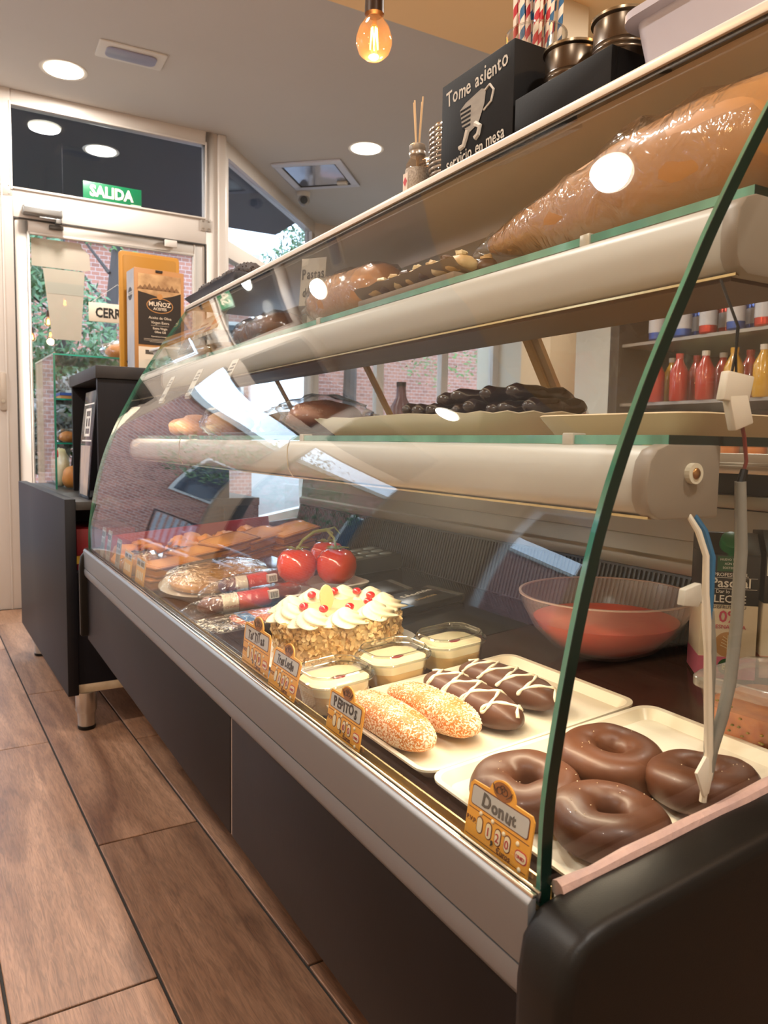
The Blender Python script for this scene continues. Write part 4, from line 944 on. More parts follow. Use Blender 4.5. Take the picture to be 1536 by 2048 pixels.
def drizzle(t, L_, w_, h, seed):
    me = t.children[0].data
    from mathutils.bvhtree import BVHTree
    bm = bmesh.new(); bm.from_mesh(me); bv = BVHTree.FromBMesh(bm); bm.free()
    path = []; N = 170; turns = 4.5
    for i in range(N + 1):
        u = i / N; ph = u * turns * 2 * PI
        x = (-.46 + .92 * u) * L_ + .008 * math.sin(2 * ph + .5 * seed) ; s_ = math.sin(ph)
        ang_ = s_ * 1.25
        d = Vector((0, math.sin(ang_), math.cos(ang_)))
        o = Vector((x, 0, h * .42)) + d * .2
        hit = bv.ray_cast(o, -d)
        if hit[0]: path.append(hit[0] + d * .0004)
    part('icing_drizzle', MB().tube(path, [.0019 + .0006 * math.sin(i * 1.3 + seed) for i in range(len(path))], 6), WCH, t, smooth=True, angle=180)
g = 'chocolate buns with white drizzle on the tray'
t, *q = bun('chocolate-coated bun with white drizzle next to the sugared buns', (.564, .848), (.562, .656), .054, .040, CHOC, 3, g); drizzle(t, *q, 1)
t, *q = bun('chocolate-coated bun with white drizzle farthest from the front glass', (.623, .852), (.630, .672), .054, .041, CHOC, 4, g); drizzle(t, *q, 2)
# milk cake tubs
TUBP = PANE('tub_plastic', (.975, .98, .97), .07, power=3.2, rough=.04)
CLRIM = PANE('clear_rim', (.80, .82, .80), .22, power=2.2, rough=.08)
CUSTARD = M('custard', '#ead9a8', .45, var=(25, .3), col2='#f4e9c8', sss=.15, bump=(30, .2)); SPONGE = M('sponge', '#d9b878', .7, var=(30, .3), col2='#c79a58', bump=(120, .4))
JAM = M('cherry_jam', '#a8203c', .25, coat=.5)
tub0 = None
def tub(lb, x, y, rz):
    global tub0
    t = thing('dessert_tub', lb, 'dessert tub', onto(x, y, .002), rz, 'clear tubs of milk cake'); t.rotation_euler = (0, -TILT, rz)
    A, B, H_ = .088, .084, .046
    def ring(k, z, r=.014, flute=0):
        P = rounded(A * k, B * k, r, 8)
        return [(p[0] * (1 + (flute * (i % 2))), p[1] * (1 + flute * (i % 2)), z) for i, p in enumerate(P)]
    def dense(k, z, fl):
        P = []
        for sx, sy, dx, dy in ((1, -1, 0, 1), (1, 1, -1, 0), (-1, 1, 0, -1), (-1, -1, 1, 0)):
            for i in range(14):
                u = i / 14; P.append((sx * A / 2 * k + dx * A * k * u, sy * B / 2 * k + dy * B * k * u))
        out = []
        for i, p in enumerate(P):
            r = math.hypot(*p); lim = A * .56 * k; f = min(1, lim / r) * (1 + (fl if i % 2 else 0)); out.append((p[0] * f, p[1] * f, z))
        return out
    part('container', MB().loft([dense(.84, .001, 0), dense(.87, .004, .012), dense(.97, H_ - .010, .012), dense(1.0, H_ - .006, 0)], caps=False).add(dense(.84, .001, 0), [tuple(range(56))]), TUBP, t, smooth=True, angle=20)
    part('sponge', MB().loft([dense(.82, .002, 0), dense(.90, .026, 0)]), SPONGE, t, smooth=True)
    part('cream', MB().loft([dense(.90, .0262, 0), dense(.955, H_ - .008, 0), dense(.94, H_ - .0065, 0)]), CUSTARD, t, smooth=True, angle=50)
    lid = part('lid', MB().loft([dense(1.00, H_ - .006, 0), dense(1.10, H_ - .006, 0), dense(1.10, H_ - .001, 0), dense(1.03, H_, 0), dense(1.0, H_ + .006, 0), dense(.95, H_ + .008, 0), dense(.93, H_ + .0045, 0)], caps=False).add(dense(.93, H_ + .0045, 0), [tuple(range(56))]), TUBP, t, smooth=True, angle=30)
    P_ = dense(1.10, H_ - .0035, 0); part('lid_rim', MB().tube(P_ + P_[:2], .0011, 6), CLRIM, lid, smooth=True)
    P_ = dense(.94, H_ + .008, 0); part('lid_ridge', MB().tube(P_ + P_[:2], .0008, 6), CLRIM, lid, smooth=True)
    part('lid_tab', MB().box(A * .52, A * .60, -.012, .012, H_ - .005, H_ - .002), TUBP, lid)
    part('jam_spot', MB().blob((.004, -.006, H_ - .0062), (.010, .006, .0014), 12, 6, jit=.3, fr=30, seed=x * 30), JAM, t, smooth=True)
    return t
tub('clear tub of milk cake beside the Tres Leches tag', .448, .898, .03)
tub('clear tub of milk cake in the middle of the row of three', .552, .920, .02)
tub('clear tub of milk cake at the back of the row of three', .655, .928, .0)
# almond cake
ck = thing('almond_cake', 'round cream cake with almond-flaked sides and piped rosettes topped with cherries', 'cake', onto(.565, 1.125, .003)); ck.rotation_euler = (0, -TILT, 0)
RC, HC = .104, .064
AL = M('almond_flake', '#e0b268', .5, var=(35, .3), col2='#f2daa6', sss=.1)
part('doily', MB().lathe([(.135, 0), (.135, .0015), (.10, .002)], 48, wob=lambda a, z: 1 + .02 * math.sin(a * 24)), M('doily_white', '#e9e1d2', .6), ck)
part('sponge', MB().lathe([(RC - .004, .002), (RC - .002, .01), (RC - .003, HC - .006), (RC - .012, HC)], 48), M('cake_cream', '#e3c68c', .6, bump=(60, .4)), ck, smooth=True, angle=50)
fl = MB(); rr = random.Random(5)
for k in range(1500):
    a = rr.uniform(0, 2 * PI); z = rr.uniform(.002, HC - .002); rr_ = RC - .003 + rr.uniform(0, .006)
    c = Vector((rr_ * math.cos(a), rr_ * math.sin(a), z)); nrm = Vector((math.cos(a), math.sin(a), 0))
    nrm = (nrm + Vector((rr.gauss(0, .55), rr.gauss(0, .55), rr.gauss(0, .55)))).normalized(); u = nrm.orthogonal().normalized(); v = nrm.cross(u); q = rr.uniform(0, 6.28)
    u, v = u * math.cos(q) + v * math.sin(q), v * math.cos(q) - u * math.sin(q)
    s_ = rr.uniform(.0035, .0075); k2 = rr.uniform(.5, .75); bend = rr.uniform(-.2, .4) * s_
    P = [c + u * s_ * math.cos(t_ * PI / 3) + v * s_ * k2 * math.sin(t_ * PI / 3) + nrm * bend * abs(math.cos(t_ * PI / 3)) for t_ in range(6)]
    fl.add(P + [c + nrm * .0008], [(i, (i + 1) % 6, 6) for i in range(6)])
part('almond_flakes', fl, AL, ck, kind='stuff')
part('custard_top', MB().lathe([(.075, HC - .001), (.070, HC + .003), (.01, HC + .004)], 36), M('yolk_custard', '#cbb489', .5), ck, smooth=True)
CREAMW = M('whipped_cream', '#e9dcb8', .45, sss=.2)
def rosette_mesh():
    vs = []; ns, nt_ = 36, 16
    for i in range(nt_ + 1):
        t_ = i / nt_
        r = .027 * (1 - t_) ** .75 + .0008; z = .026 * t_ ** 1.15
        for j in range(ns):
            a = 2 * PI * j / ns; k = 1 + .17 * math.cos(6 * (a + 2.4 * t_)) * (1 - t_ * .5)
            vs.append((r * k * math.cos(a), r * k * math.sin(a), z))
    fs = [(i * ns + j, i * ns + (j + 1) % ns, (i + 1) * ns + (j + 1) % ns, (i + 1) * ns + j) for i in range(nt_) for j in range(ns)] + [tuple(range(ns))[::-1], tuple(range(nt_ * ns, (nt_ + 1) * ns))]
    return MB().add(vs, fs).mesh('cream_rosette', CREAMW, smooth=True, angle=180)
RM_ = rosette_mesh(); CH = M('glace_cherry', '#c4171f', .18, coat=.8, sss=.1)
chm = MB().blob((0, 0, 0), (.0078, .0078, .0062), 14, 10).mesh('cherry', CH, smooth=True, angle=180)
for k in range(9):
    a = 2 * PI * k / 9 + .25
    o = part('cream_rosette', RM_, None, ck, loc=(.079 * math.cos(a), .079 * math.sin(a), HC - .002)); o.rotation_euler = (0, 0, a * 1.7); o.scale = (1.28, 1.28, .95)
    if k != 3:
        part('cherry', chm, None, ck, loc=(.060 * math.cos(a + .20), .060 * math.sin(a + .20), HC + .0165))
part('chocolate_wafer', MB().loft([[(x, y - .002, z), (x, y + .002, z)] for x, y, z in [(0, 0, 0)]] if False else [[(.012 * math.cos(q), d, .02 + .021 * math.sin(q)) for q in [2 * PI * i / 20 for i in range(20)]] for d in (-.0018, .0018)]), M('wafer_gold', '#e3c98c', .45), ck, smooth=True, loc=(-.018, -.005, HC + .004))
# tomatoes on the vine
tv = thing('tomato_vine', 'three ripe red tomatoes on their green vine behind the almond cake', 'tomatoes', onto(.70, 1.49, .028)); 
TOM = M('tomato_skin', '#cc2a10', .15, var=(7, .3), col2='#e24a18', coat=.6, sss=.05); VINE = M('vine_green', '#6f7d34', .6, var=(20, .3), col2='#8a8a42')
for (x, y, z, r, s) in ((-.045, .020, .036, .043, 1), (.030, -.020, .037, .044, 2), (.045, .055, .046, .040, 3)):
    tm = part('tomato', MB().lathe([(r * .12, -r * .80), (r * .6, -r * .78), (r * .92, -r * .42), (r, 0), (r * .95, r * .4), (r * .70, r * .74), (r * .35, r * .86), (r * .08, r * .78)], 28, wob=lambda a, z_: 1 + .025 * math.cos(5 * a + s)), TOM, tv, smooth=True, angle=180, loc=(x, y, z))
    cal = MB()
    for k in range(5):
        a = 2 * PI * k / 5 + s
        cal.tube([(0, 0, r * .79), (r * .3 * math.cos(a), r * .3 * math.sin(a), r * .93), (r * .62 * math.cos(a), r * .62 * math.sin(a), r * .92)], [.003, .0026, .0006], 6)
    part('calyx', cal, VINE, tm, smooth=True)
part('stalk', MB().tube([(-.045, .020, .070), (-.030, .022, .090), (-.004, .020, .108), (.022, .012, .112), (.036, .012, .104)], [.003, .0032, .004, .004, .003], 8).tube([(.022, .012, .112), (.030, -.008, .096), (.030, -.02, .074)], .0028, 7).tube([(.022, .012, .112), (.05, .03, .115), (.062, .026, .10)], [.003, .002, .001], 7).tube([(.036, .012, .104), (.045, .05, .086)], .0026, 7), VINE, tv, smooth=True)
fb = thing('foam_tray', 'white foam tray under the tomatoes', 'tray', onto(.70, 1.50, .002)); tilt(fb)
part('tray', MB().loft([[(p[0], p[1], 0) for p in rounded(.17, .12, .02)], [(p[0], p[1], .022) for p in rounded(.20, .15, .025)], [(p[0], p[1], .024) for p in rounded(.19, .14, .02)], [(p[0], p[1], .008) for p in rounded(.165, .115, .02)]]), M('foam_white', '#dcd5c8', .6), fb, smooth=True, angle=40)
# sausage packs, omelette, smoked fish
RED = M('label_red_bright', '#cf2a1e', .35, var=(9, .25), col2='#d9452f'); CHZ = M('chorizo', '#5a1d14', .35, var=(45, .25), col2='#8a3a24', coat=.6, bump=(50, .4))
def sausage(lb, x0, x1, y, up, seed, rz=0):
    L_ = x1 - x0; cx = (x0 + x1) / 2
    t = thing('sausage_pack', lb, 'sausage', onto(cx, y, up), rz, 'vacuum-packed sausages'); t.rotation_euler = (0, -TILT, rz)
    path = [(-L_ / 2 + L_ * i / 14, .006 * math.sin(i * .5 + seed), .0175) for i in range(15)]
    part('sausage', MB().tube(path, [.006] + [.017 + .0015 * math.sin(i * 1.7 + seed) for i in range(13)] + [.006], 16), CHZ, t, smooth=True, angle=180)
    lab = [(p[0], p[1], p[2]) for p in path[5:10]]
    part('label', MB().tube(lab, .0186, 16, caps=False), RED, t, smooth=True)
    part('cream_label', MB().tube([path[3], path[4], path[5]], .0184, 16, caps=False), M('label_cream', '#e2d3bb', .4), t, smooth=True)
    part('barcode', MB().box(L_ * .12, L_ * .12 + .020, -.030, -.0178, .016, .032), M('barcode_white', '#ddd6cc', .5), t)
    bars = MB()
    for k in range(7): bars.box(L_ * .12 + .002 + k * .0024, L_ * .12 + .0032 + k * .0024, -.0303, -.0299, .018, .030)
    part('barcode_bars', bars, INK, t)
    part('lettering', textmesh('CHORIZO', .008, (-.046, -.0195, .011), (1, 0, 0), (0, -.25, 1)), M('label_ink_red', '#a3281e', .5), t)
    part('wrapper', MB().loft([[(x, -.032 * k, .001), (x, .032 * k, .001), (x, .026 * k, .030 * k + .002), (x, .0, .038 * k + .002), (x, -.026 * k, .030 * k + .002)] for x, k in [(-L_ / 2 - .045, .35), (-L_ / 2 - .015, .75), (-L_ / 4, 1), (L_ / 4, 1), (L_ / 2 + .01, .7), (L_ / 2 + .03, .3)]]), WRAP, t, smooth=True, angle=180)
    return t
sausage('vacuum-packed dark sausage with red label in front of the almond cake', .425, .645, 1.452, .012, 1, .05)
sausage('vacuum-packed sausage with red label behind the first sausage', .50, .66, 1.555, .022, 2, .03)
t = thing('omelette_pack', 'flat golden omelette on a pale oval plate sealed in film', 'omelette', onto(.530, 1.665, .022), 0); t.rotation_euler = (.20, -TILT, .06)
part('plate', MB().lathe([(.09, 0), (.125, .010), (.13, .012), (.12, .009), (.09, .004)], 44), M('oval_plate', '#d9cbb4', .4), t, smooth=True, angle=40)
part('omelette', MB().lathe([(.085, .006), (.105, .012), (.108, .020), (.098, .028), (.05, .031), (.001, .031)], 40), M('omelette_gold', '#cf9334', .4, var=(18, .25), col2='#a8641c', bump=(40, .3), coat=.4), t, smooth=True, angle=60)
part('film', MB().lathe([(.132, .012), (.115, .030), (.06, .036), (.001, .036)], 36, caps=(False, False)), WRAP, t, smooth=True)
t.scale = (1.0, .70, 1.1)
t = thing('smoked_fish_pack', 'glossy shrink-wrapped tray with orange and blue print behind the Tartitas tag', 'food pack', onto(.495, 1.305, .010), -.02); tilt(t)
part('tray', MB().loft([[(p[0], p[1], 0) for p in rounded(.19, .085, .02)], [(p[0], p[1], .018) for p in rounded(.225, .115, .03)], [(p[0], p[1], .019) for p in rounded(.215, .105, .026)]]), M('foil_black', '#24262a', .2, .5), t, smooth=True, angle=40)
part('slices', MB().prism(rounded(.15, .075, .02, cx=.025), .019, .023, 'z'), M('salmon', '#d4572f', .35, var=(14, .3), col2='#e08a58'), t, bevel=.0015)
part('foil_sheet', MB().grid(lambda u, v: (-.112 + .09 * u, -.05 + .10 * v, .0205 + .003 * noise.noise(Vector((u * 6, v * 6, 3)))), 14, 14), M('crumpled_foil', '#cfcfc9', .12, 1, bump=(60, .9)), t, smooth=True, angle=180)
part('blue_label', MB().box(-.035, -.012, -.035, .04, .0235, .0245), M('print_blue', '#2b79b5', .4), t)
part('white_print', MB().box(.01, .085, -.034, -.022, .0232, .0240).box(.02, .09, -.015, -.008, .0232, .0240).box(.0, .07, .002, .006, .0232, .0240), M('print_white', '#e0e4ec', .3), t)
part('film', MB().grid(lambda u, v: (-.112 + .224 * u, -.055 + .11 * v, .020 + .010 * math.sin(PI * u) * math.sin(PI * v) + .0015 * noise.noise(Vector((u * 9, v * 9, 0)))), 18, 12), WRAP, t, smooth=True, angle=180)
# toast and breaded slices towards the far end
TOAST = M('toast_side', '#b8600c', .5, var=(20, .3), col2='#e39a36', bump=(80, .4), coat=.2)
TOASTF = M('toast_face', '#e2983a', .55, var=(16, .3), col2='#b96612', bump=(70, .4))
def toast_mesh():
    P = [(-.055, -.05), (.055, -.05), (.058, .02), (.062, .04), (.05, .056), (.02, .060), (0, .055), (-.02, .060), (-.05, .056), (-.062, .04), (-.058, .02)]
    return MB().prism(P, 0, .021, 'z').mesh('slice', TOAST, bevel=.006, seg=3)
TM = toast_mesh()
glz = MB().prism([(p[0] * .86, p[1] * .86) for p in [(-.055, -.05), (.055, -.05), (.058, .02), (.05, .056), (0, .055), (-.05, .056), (-.058, .02)]], .0208, .0222, 'z').mesh('browned_face', TOASTF, bevel=.0006, seg=1)
_o = [(-.055, -.05), (0, -.051), (.055, -.05), (.058, .02), (.062, .04), (.05, .056), (.02, .060), (0, .055), (-.02, .060), (-.05, .056), (-.062, .04), (-.058, .02)]
CRL = MB().tube([(x, y, .0185) for x, y in _o + _o[:2]], .0028, 6).tube([(x, y, .0030) for x, y in _o + _o[:2]], .0028, 6).mesh('dark_crust', M('crust_dark', '#8a4409', .5, var=(40, .3), col2='#b06a1c'), smooth=True, angle=180)
toasts = [(.470, 1.815, .004, .10, 0), (.478, 1.822, .028, .18, .02), (.560, 1.900, .006, .30, .05), (.568, 1.905, .030, .22, .08), (.650, 1.925, .010, .35, .16), (.660, 1.930, .036, .28, .20), (.735, 1.945, .008, .22, .22), (.748, 1.948, .034, .30, .26), (.825, 1.930, .010, .12, .26), (.838, 1.935, .036, .2, .30)]
for i, (x, y, up, rz, tl) in enumerate(toasts):
    t = thing('bread_slice', 'thick golden toasted slice, %s counting rearwards in the overlapping row behind the omelette' % ORD[i - 2] if i > 1 else ('lower slice of the toast pair behind the small orange tags' if i == 0 else 'upper slice of the toast pair behind the small orange tags'), 'toast', onto(x, y + .03, up * 1.1 + .05 * tl), rz, 'toasted slices at the far end' if i > 1 else None)
    t.rotation_euler = (tl * .3, -TILT - tl * .35, rz); t.scale = (1.12, 1.0, 1.15)
    part('slice', TM, None, t); part('browned_face', glz, None, t); part('dark_crust', CRL, None, t)
BUNM = M('glazed_bun', '#a85a1f', .3, var=(22, .3), col2='#d08a3d', coat=.5)
for i, (x, y) in enumerate(((.445, 2.02), (.53, 2.00))):
    t = thing('seeded_roll', ('shiny seeded brown roll behind the small orange tags, nearer the front glass', 'shiny seeded brown roll beside the toasted slices, nearer the middle of the deck')[i], 'roll', onto(x, y, .004), .8 * i)
    part('roll', MB().blob((0, 0, .022), (.055, .036, .030), 18, 12, jit=.1, fr=20, seed=i, flat=0), BUNM, t, smooth=True, angle=180)
    sd = MB()
    for k in range(120):
        a = R.uniform(0, 6.28); q = R.uniform(0, .75) ** .5
        x_, y_ = .05 * q * math.cos(a), .033 * q * math.sin(a); z_ = .022 + .030 * math.sqrt(max(0, 1 - q * q * .9)) + .0005
        sd.blob((x_, y_, z_), (.0022, .0013, .0008), 5, 4)
    part('sesame_seeds', sd, M('sesame', '#ecd6a4', .5), t, kind='stuff')
    part('wrapper', MB().blob((0, 0, .026), (.064, .044, .034), 16, 12, jit=.3, fr=40, seed=i + 3, flat=0), WRAP, t, smooth=True, angle=180)
EMP = M('fried_orange', '#d87206', .45, var=(14, .3), col2='#ee981a', bump=(40, .3), coat=.3)
em = MB().blob((0, 0, .014), (.036, .024, .016), 14, 10, jit=.35, fr=30, seed=2, sq=.75, flat=0).mesh('crust', EMP, smooth=True, angle=180)
emc = MB().tube([(-.034, 0, .012), (-.022, -.018, .012), (0, -.025, .012), (.022, -.018, .012), (.034, 0, .012)], [.001, .004, .0045, .004, .001], 8).mesh('crimped_edge', M('crimp_gold', '#d98c22', .45), smooth=True, angle=180)
k = 0
ROWN = ['glass-side', 'second', 'third', 'fourth', 'fifth', 'rearmost']
for row, (xx, n_) in enumerate(((.43, 3), (.50, 4), (.575, 4), (.65, 4), (.72, 4), (.79, 3))):
    for j in range(n_):
        y = 2.235 - j * .042 + R.uniform(-.008, .008) - (0 if row < 4 else -.01)
        t = thing('fried_turnover', 'orange-golden fried turnover, %s from the far end of the %s row on the red tray' % (ORD[j], ROWN[row]), 'turnover', onto(xx + R.uniform(-.012, .012), y, .008 + (.022 if (row + j) % 2 else 0)), R.uniform(0, 6.28), 'fried turnovers on the red tray')
        t.rotation_euler = (R.uniform(-.5, .5), R.uniform(-.5, .3), R.uniform(0, 6.28))
        part('crust', em, None, t); part('crimped_edge', emc, None, t)
t = thing('red_tray', 'red tray with a raised back at the far end of the deck', 'tray', onto(.65, 2.19, .003)); tilt(t)
REDT = M('red_plastic', '#9f1f2b', .3)
part('base', MB().box(-.25, .25, -.105, .09, 0, .004), REDT, t, bevel=.001)
part('raised_back', MB().prism([(.084, .002), (.090, .002), (.098, .075), (.092, .075)], -.25, .25, 'x'), REDT, t, bevel=.001)
part('lip', MB().box(-.25, .25, -.108, -.102, 0, .008), REDT, t, bevel=.001)
# dark carton with round cells, and dark packets
t = thing('capsule_carton', 'dark grey carton with two rows of round silver cells beside the vent', 'carton', onto(.86, 1.665, .004), -.03); tilt(t)
part('carton', MB().box(-.125, .11, -.075, .075, 0, .036), M('carton_dark', '#3a3936', .45), t, bevel=.003)
cell = MB().add([((.0155 if i < 24 else .0125) * math.cos(2 * PI * (i % 24) / 24), (.0155 if i < 24 else .0125) * math.sin(2 * PI * (i % 24) / 24), .0002 if i < 24 else .0016) for i in range(48)] , [(i, (i + 1) % 24, 24 + (i + 1) % 24, 24 + i) for i in range(24)]).add([(.0125 * math.cos(2 * PI * i / 24), .0125 * math.sin(2 * PI * i / 24), .0010) for i in range(24)], [tuple(range(24))]).mesh('cell', M('cell_silver', '#9a9a94', .35, .5), smooth=True)
for i in range(6):
    for j in range(3): part('cell', cell, None, t, loc=(-.105 + i * .0375, -.046 + j * .045, .0362))
for i, (x, y, rz, lb) in enumerate(((.815, 1.275, .12, 'flat black packet with pale script and a blue strip lying behind the almond cake'), (.775, 1.40, -.1, 'flat dark packet partly under the first, next to the tomatoes'))):
    t = thing('flat_packet', lb, 'packet', onto(x, y, .003), rz); tilt(t)
    part('sleeve', MB().box(-.085, .075, -.055, .055, 0, .014), M('packet_black', '#15171b', .3), t, bevel=.004)
    part('blue_strip', MB().box(-.083, -.050, -.053, .053, .0141, .0148), M('packet_blue', '#2a5f8f', .35), t)
    part('silver_end', MB().box(.062, .0755, -.0545, .0545, .001, .0146), M('packet_silver', '#a7a49b', .25, .8), t)
    if i == 0:
        part('script', textmesh('Selección', .022, (.012, .012, .0146), (1, .1, 0), (0, 1, 0), hand=.15, seed=4), WHITE_INK, t)
        part('lettering', textmesh('INTENSO', .013, (-.062, 0, .0150), (0, 1, 0), (-1, 0, 0)), WHITE_INK, t)
        part('lettering', textmesh('SALMÓN', .014, (.005, -.025, .0146), (1, .1, 0), (0, 1, 0)), M('print_tan', '#a58b62', .5), t)
# bowl of tomato, milk cartons, lidded box
bw = thing('sauce_bowl', 'translucent pink plastic bowl of crushed tomato at the back of the deck', 'bowl', onto(.865, .825, .004))
BWP = PANE('frosted_bowl', (.99, .95, .94), .04, rough=.25, film=.09, film_col=(.9, .70, .64))
bp = [(.050, 0), (.052, .002), (.080, .014), (.106, .040), (.122, .070), (.128, .092)]
part('bowl', MB().lathe(bp + [(.1255, .092)] + [(r - .0025, z + .0015) for r, z in bp[::-1]], 48), BWP, bw, smooth=True, angle=60)
part('rim', MB().lathe([(.1255, .0915), (.1295, .0915), (.1295, .0935), (.1255, .0935)], 48, caps=(False, False)), PANE('bowl_rim', (.95, .88, .84), .06, rough=.2, film=.6, film_col=(.8, .6, .52)), bw, smooth=True)
part('tomato_pulp', MB().lathe([(.045, .003), (.076, .017), (.100, .042), (.1065, .0535), (.095, .0545), (.05, .055), (.001, .0545)], 48), M('tomato_pulp', '#ea3412', .3, var=(30, .3), col2='#f05a26', coat=.4, bump=(70, .3)), bw, smooth=True, angle=50)
bw.rotation_euler = (0, -.02, 0)
def carton_milk(lb, x, y, rz, kind):
    t = thing('milk_carton', lb, 'carton', onto(x, y, .002), rz, None)
    w_ = .072; h = .195
    CB = M('carton_blackish', '#1d1815', .4); CW = M('carton_cream', '#ddd0b8', .45); PK = M('carton_pink', '#d06f8c', .45) if kind == 0 else M('carton_rose', '#c98c7a', .45)
    part('lower_body', MB().box(-w_ / 2, w_ / 2, -w_ / 2, w_ / 2, 0, .1005), CW, t, bevel=.0012)
    part('upper_body', MB().box(-w_ / 2, w_ / 2, -w_ / 2, w_ / 2, .1005, .168), CB, t, bevel=.0012)
    part('gable', MB().loft([[(-w_ / 2, -w_ / 2, .168), (w_ / 2, -w_ / 2, .168), (w_ / 2, w_ / 2, .168), (-w_ / 2, w_ / 2, .168)], [(-w_ / 2, -.012, h), (w_ / 2, -.012, h), (w_ / 2, w_ / 2, h - .004), (-w_ / 2, w_ / 2, h - .004)]]), CB, t, bevel=.001)
    cp = part('cap', MB().lathe([(.0175, 0), (.0175, .003), (.015, .004), (.0145, .016), (.012, .018)], 26), M('carton_cap_green', '#0f6a3a', .35), t, smooth=True, angle=40, loc=(0, -.022, .176)); cp.rotation_euler = (.75, 0, 0)
    f = -w_ / 2 - .0006
    part('pink_base', MB().box(-w_ / 2 - .0004, w_ / 2 + .0004, f, w_ / 2 + .0004, .0005, .030), PK, t)
    def T(s_, sz, z, m_=WHITE_INK, x=0, **k): part('lettering', textmesh(s_, sz, (x, f - .0002, z), (1, 0, 0), (0, 0, 1), **k), m_, t)
    if kind == 0:
        part('cap_panel', MB().box(-.018, .018, f - .0004, f, .1455, .166), M('panel_green', '#14572f', .4), t)
        T('NUEVO TAPÓN', .0042, .160); T('AÚN MÁS', .0042, .1545); T('SOSTENIBLE', .0042, .149)
        T('PROFESIONAL', .0068, .139, bold=.01); T('Pascual', .0175, .1245, bold=.015); T('Dar lo mejor', .0068, .1165)
        T('LECHE', .0140, .1040, bold=.01)
        part('frame_line', MB().box(-.033, .033, f - .0003, f, .1220, .1226).box(-.033, .033, f - .0003, f, .1368, .1373), WHITE_INK, t)
        T('0%', .022, .0775, M('print_pink', '#c4405f', .5), bold=.012); T('DESNATADA', .0075, .0685, MATS['print_pink'])
        T('DISFRUTAR TU', .0062, .0955, M('ink_brown', '#3a2a22', .5))
        part('coffee_disc', MB().cyl((0, f - .0004, .047), (0, f, .047), .0170, n=28), M('coffee_foam', '#b98d5c', .5), t)
        lf = MB()
        for k in range(4): lf.tube([(-.009 + k * .001, f - .0008, .046 + k * .004), (0, f - .0008, .042 + k * .004), (.009 - k * .001, f - .0008, .046 + k * .004)], .0007, 5)
        lf.tube([(0, f - .0008, .036), (0, f - .0008, .060)], .0007, 5); part('foam_leaf', lf, M('foam_cream', '#e6d3b2', .5), t)
        part('green_badge', MB().cyl((0, f - .0006, .017), (0, f, .017), .011, n=24), MATS['panel_green'], t); T('80', .012, .0125, M('badge_print', '#d9d36a', .5), bold=.01)
    else:
        T('Pascual', .0175, .1445, x=-.002, bold=.015); part('name_frame', MB().box(-.034, .034, f - .0003, f, .1375, .1385).box(-.034, .034, f - .0003, f, .1615, .1625).box(-.034, -.033, f - .0003, f, .1385, .1615).box(.033, .034, f - .0003, f, .1385, .1615), WHITE_INK, t)
        part('text_lines', MB().box(-.016, .03, f - .0003, f, .128, .1286).box(-.020, .03, f - .0003, f, .124, .1246).box(-.022, .03, f - .0003, f, .120, .1206), WHITE_INK, t)
        T('Energía', .0095, .083, M('ink_violet', '#4a3f86', .5), x=-.012); T('caña de', .0080, .070, MATS['ink_brown'] if 'ink_brown' in MATS else INK, x=-.012); T('azúcar', .0080, .062, INK, x=-.012)
        part('green_badge', MB().cyl((-.012, f - .0006, .042), (-.012, f, .042), .014, n=24), M('panel_green', '#14572f', .4), t); T('89', .0135, .0375, M('badge_print', '#d9d36a', .5), x=-.012, bold=.01)
    return t
carton_milk('black and cream milk carton with a pink zero percent and green cap', .928, .672, -.72, 0)
carton_milk('second milk carton, at the right edge of the view beside the first', .985, .620, -.72, 1)
cn = thing('sauce_tub', 'lidded clear plastic tub of orange-brown sauce with herbs beside the cartons', 'food tub', onto(.785, .508, .003), .1)
def rr_(k, z): return [(p[0], p[1], z) for p in rounded(.135 * k, .10 * k, .024 * k, 6)]
TUB2 = PANE('cloudy_tub', (.93, .90, .86), .06, rough=.12, film=.08, film_col=(.75, .66, .55))
part('tub', MB().loft([rr_(.80, 0), rr_(.84, .004), rr_(1.0, .062)], caps=False).add(rr_(.80, 0), [tuple(range(28))]), TUB2, cn, smooth=True, angle=40)
part('lid', MB().loft([rr_(1.03, .058), rr_(1.10, .060), rr_(1.10, .068), rr_(1.03, .072), rr_(.92, .072), rr_(.88, .069)], caps=False).add(rr_(.88, .069), [tuple(range(28))]), PANE('cloudy_lid', (.93, .92, .90), .07, rough=.15, film=.32, film_col=(.72, .66, .58)), cn, smooth=True, angle=40)
part('sauce', MB().loft([rr_(.78, .002), rr_(.93, .040)]), M('orange_sauce', '#a84808', .3, var=(60, .25), col2='#d8802a', coat=.4), cn, smooth=True, angle=40)
hb = MB()
for k in range(60):
    a = R.uniform(0, 6.28); z = R.uniform(.008, .052); s_ = R.choice([(1, 0), (-1, 0), (0, -1)])
    kx = .135 * (.84 + .16 * z / .062) / 2 - .001; ky = .10 * (.84 + .16 * z / .062) / 2 - .001
    x, y = (s_[0] * kx, R.uniform(-.035, .035)) if s_[0] else (R.uniform(-.05, .05), s_[1] * ky)
    hb.blob((x, y, z), (.0022, .0022, .0012), 5, 4)
part('herb_bits', hb, M('herbs', '#b58a3a', .5, var=(90, .2), col2='#4f6128'), cn, kind='stuff')
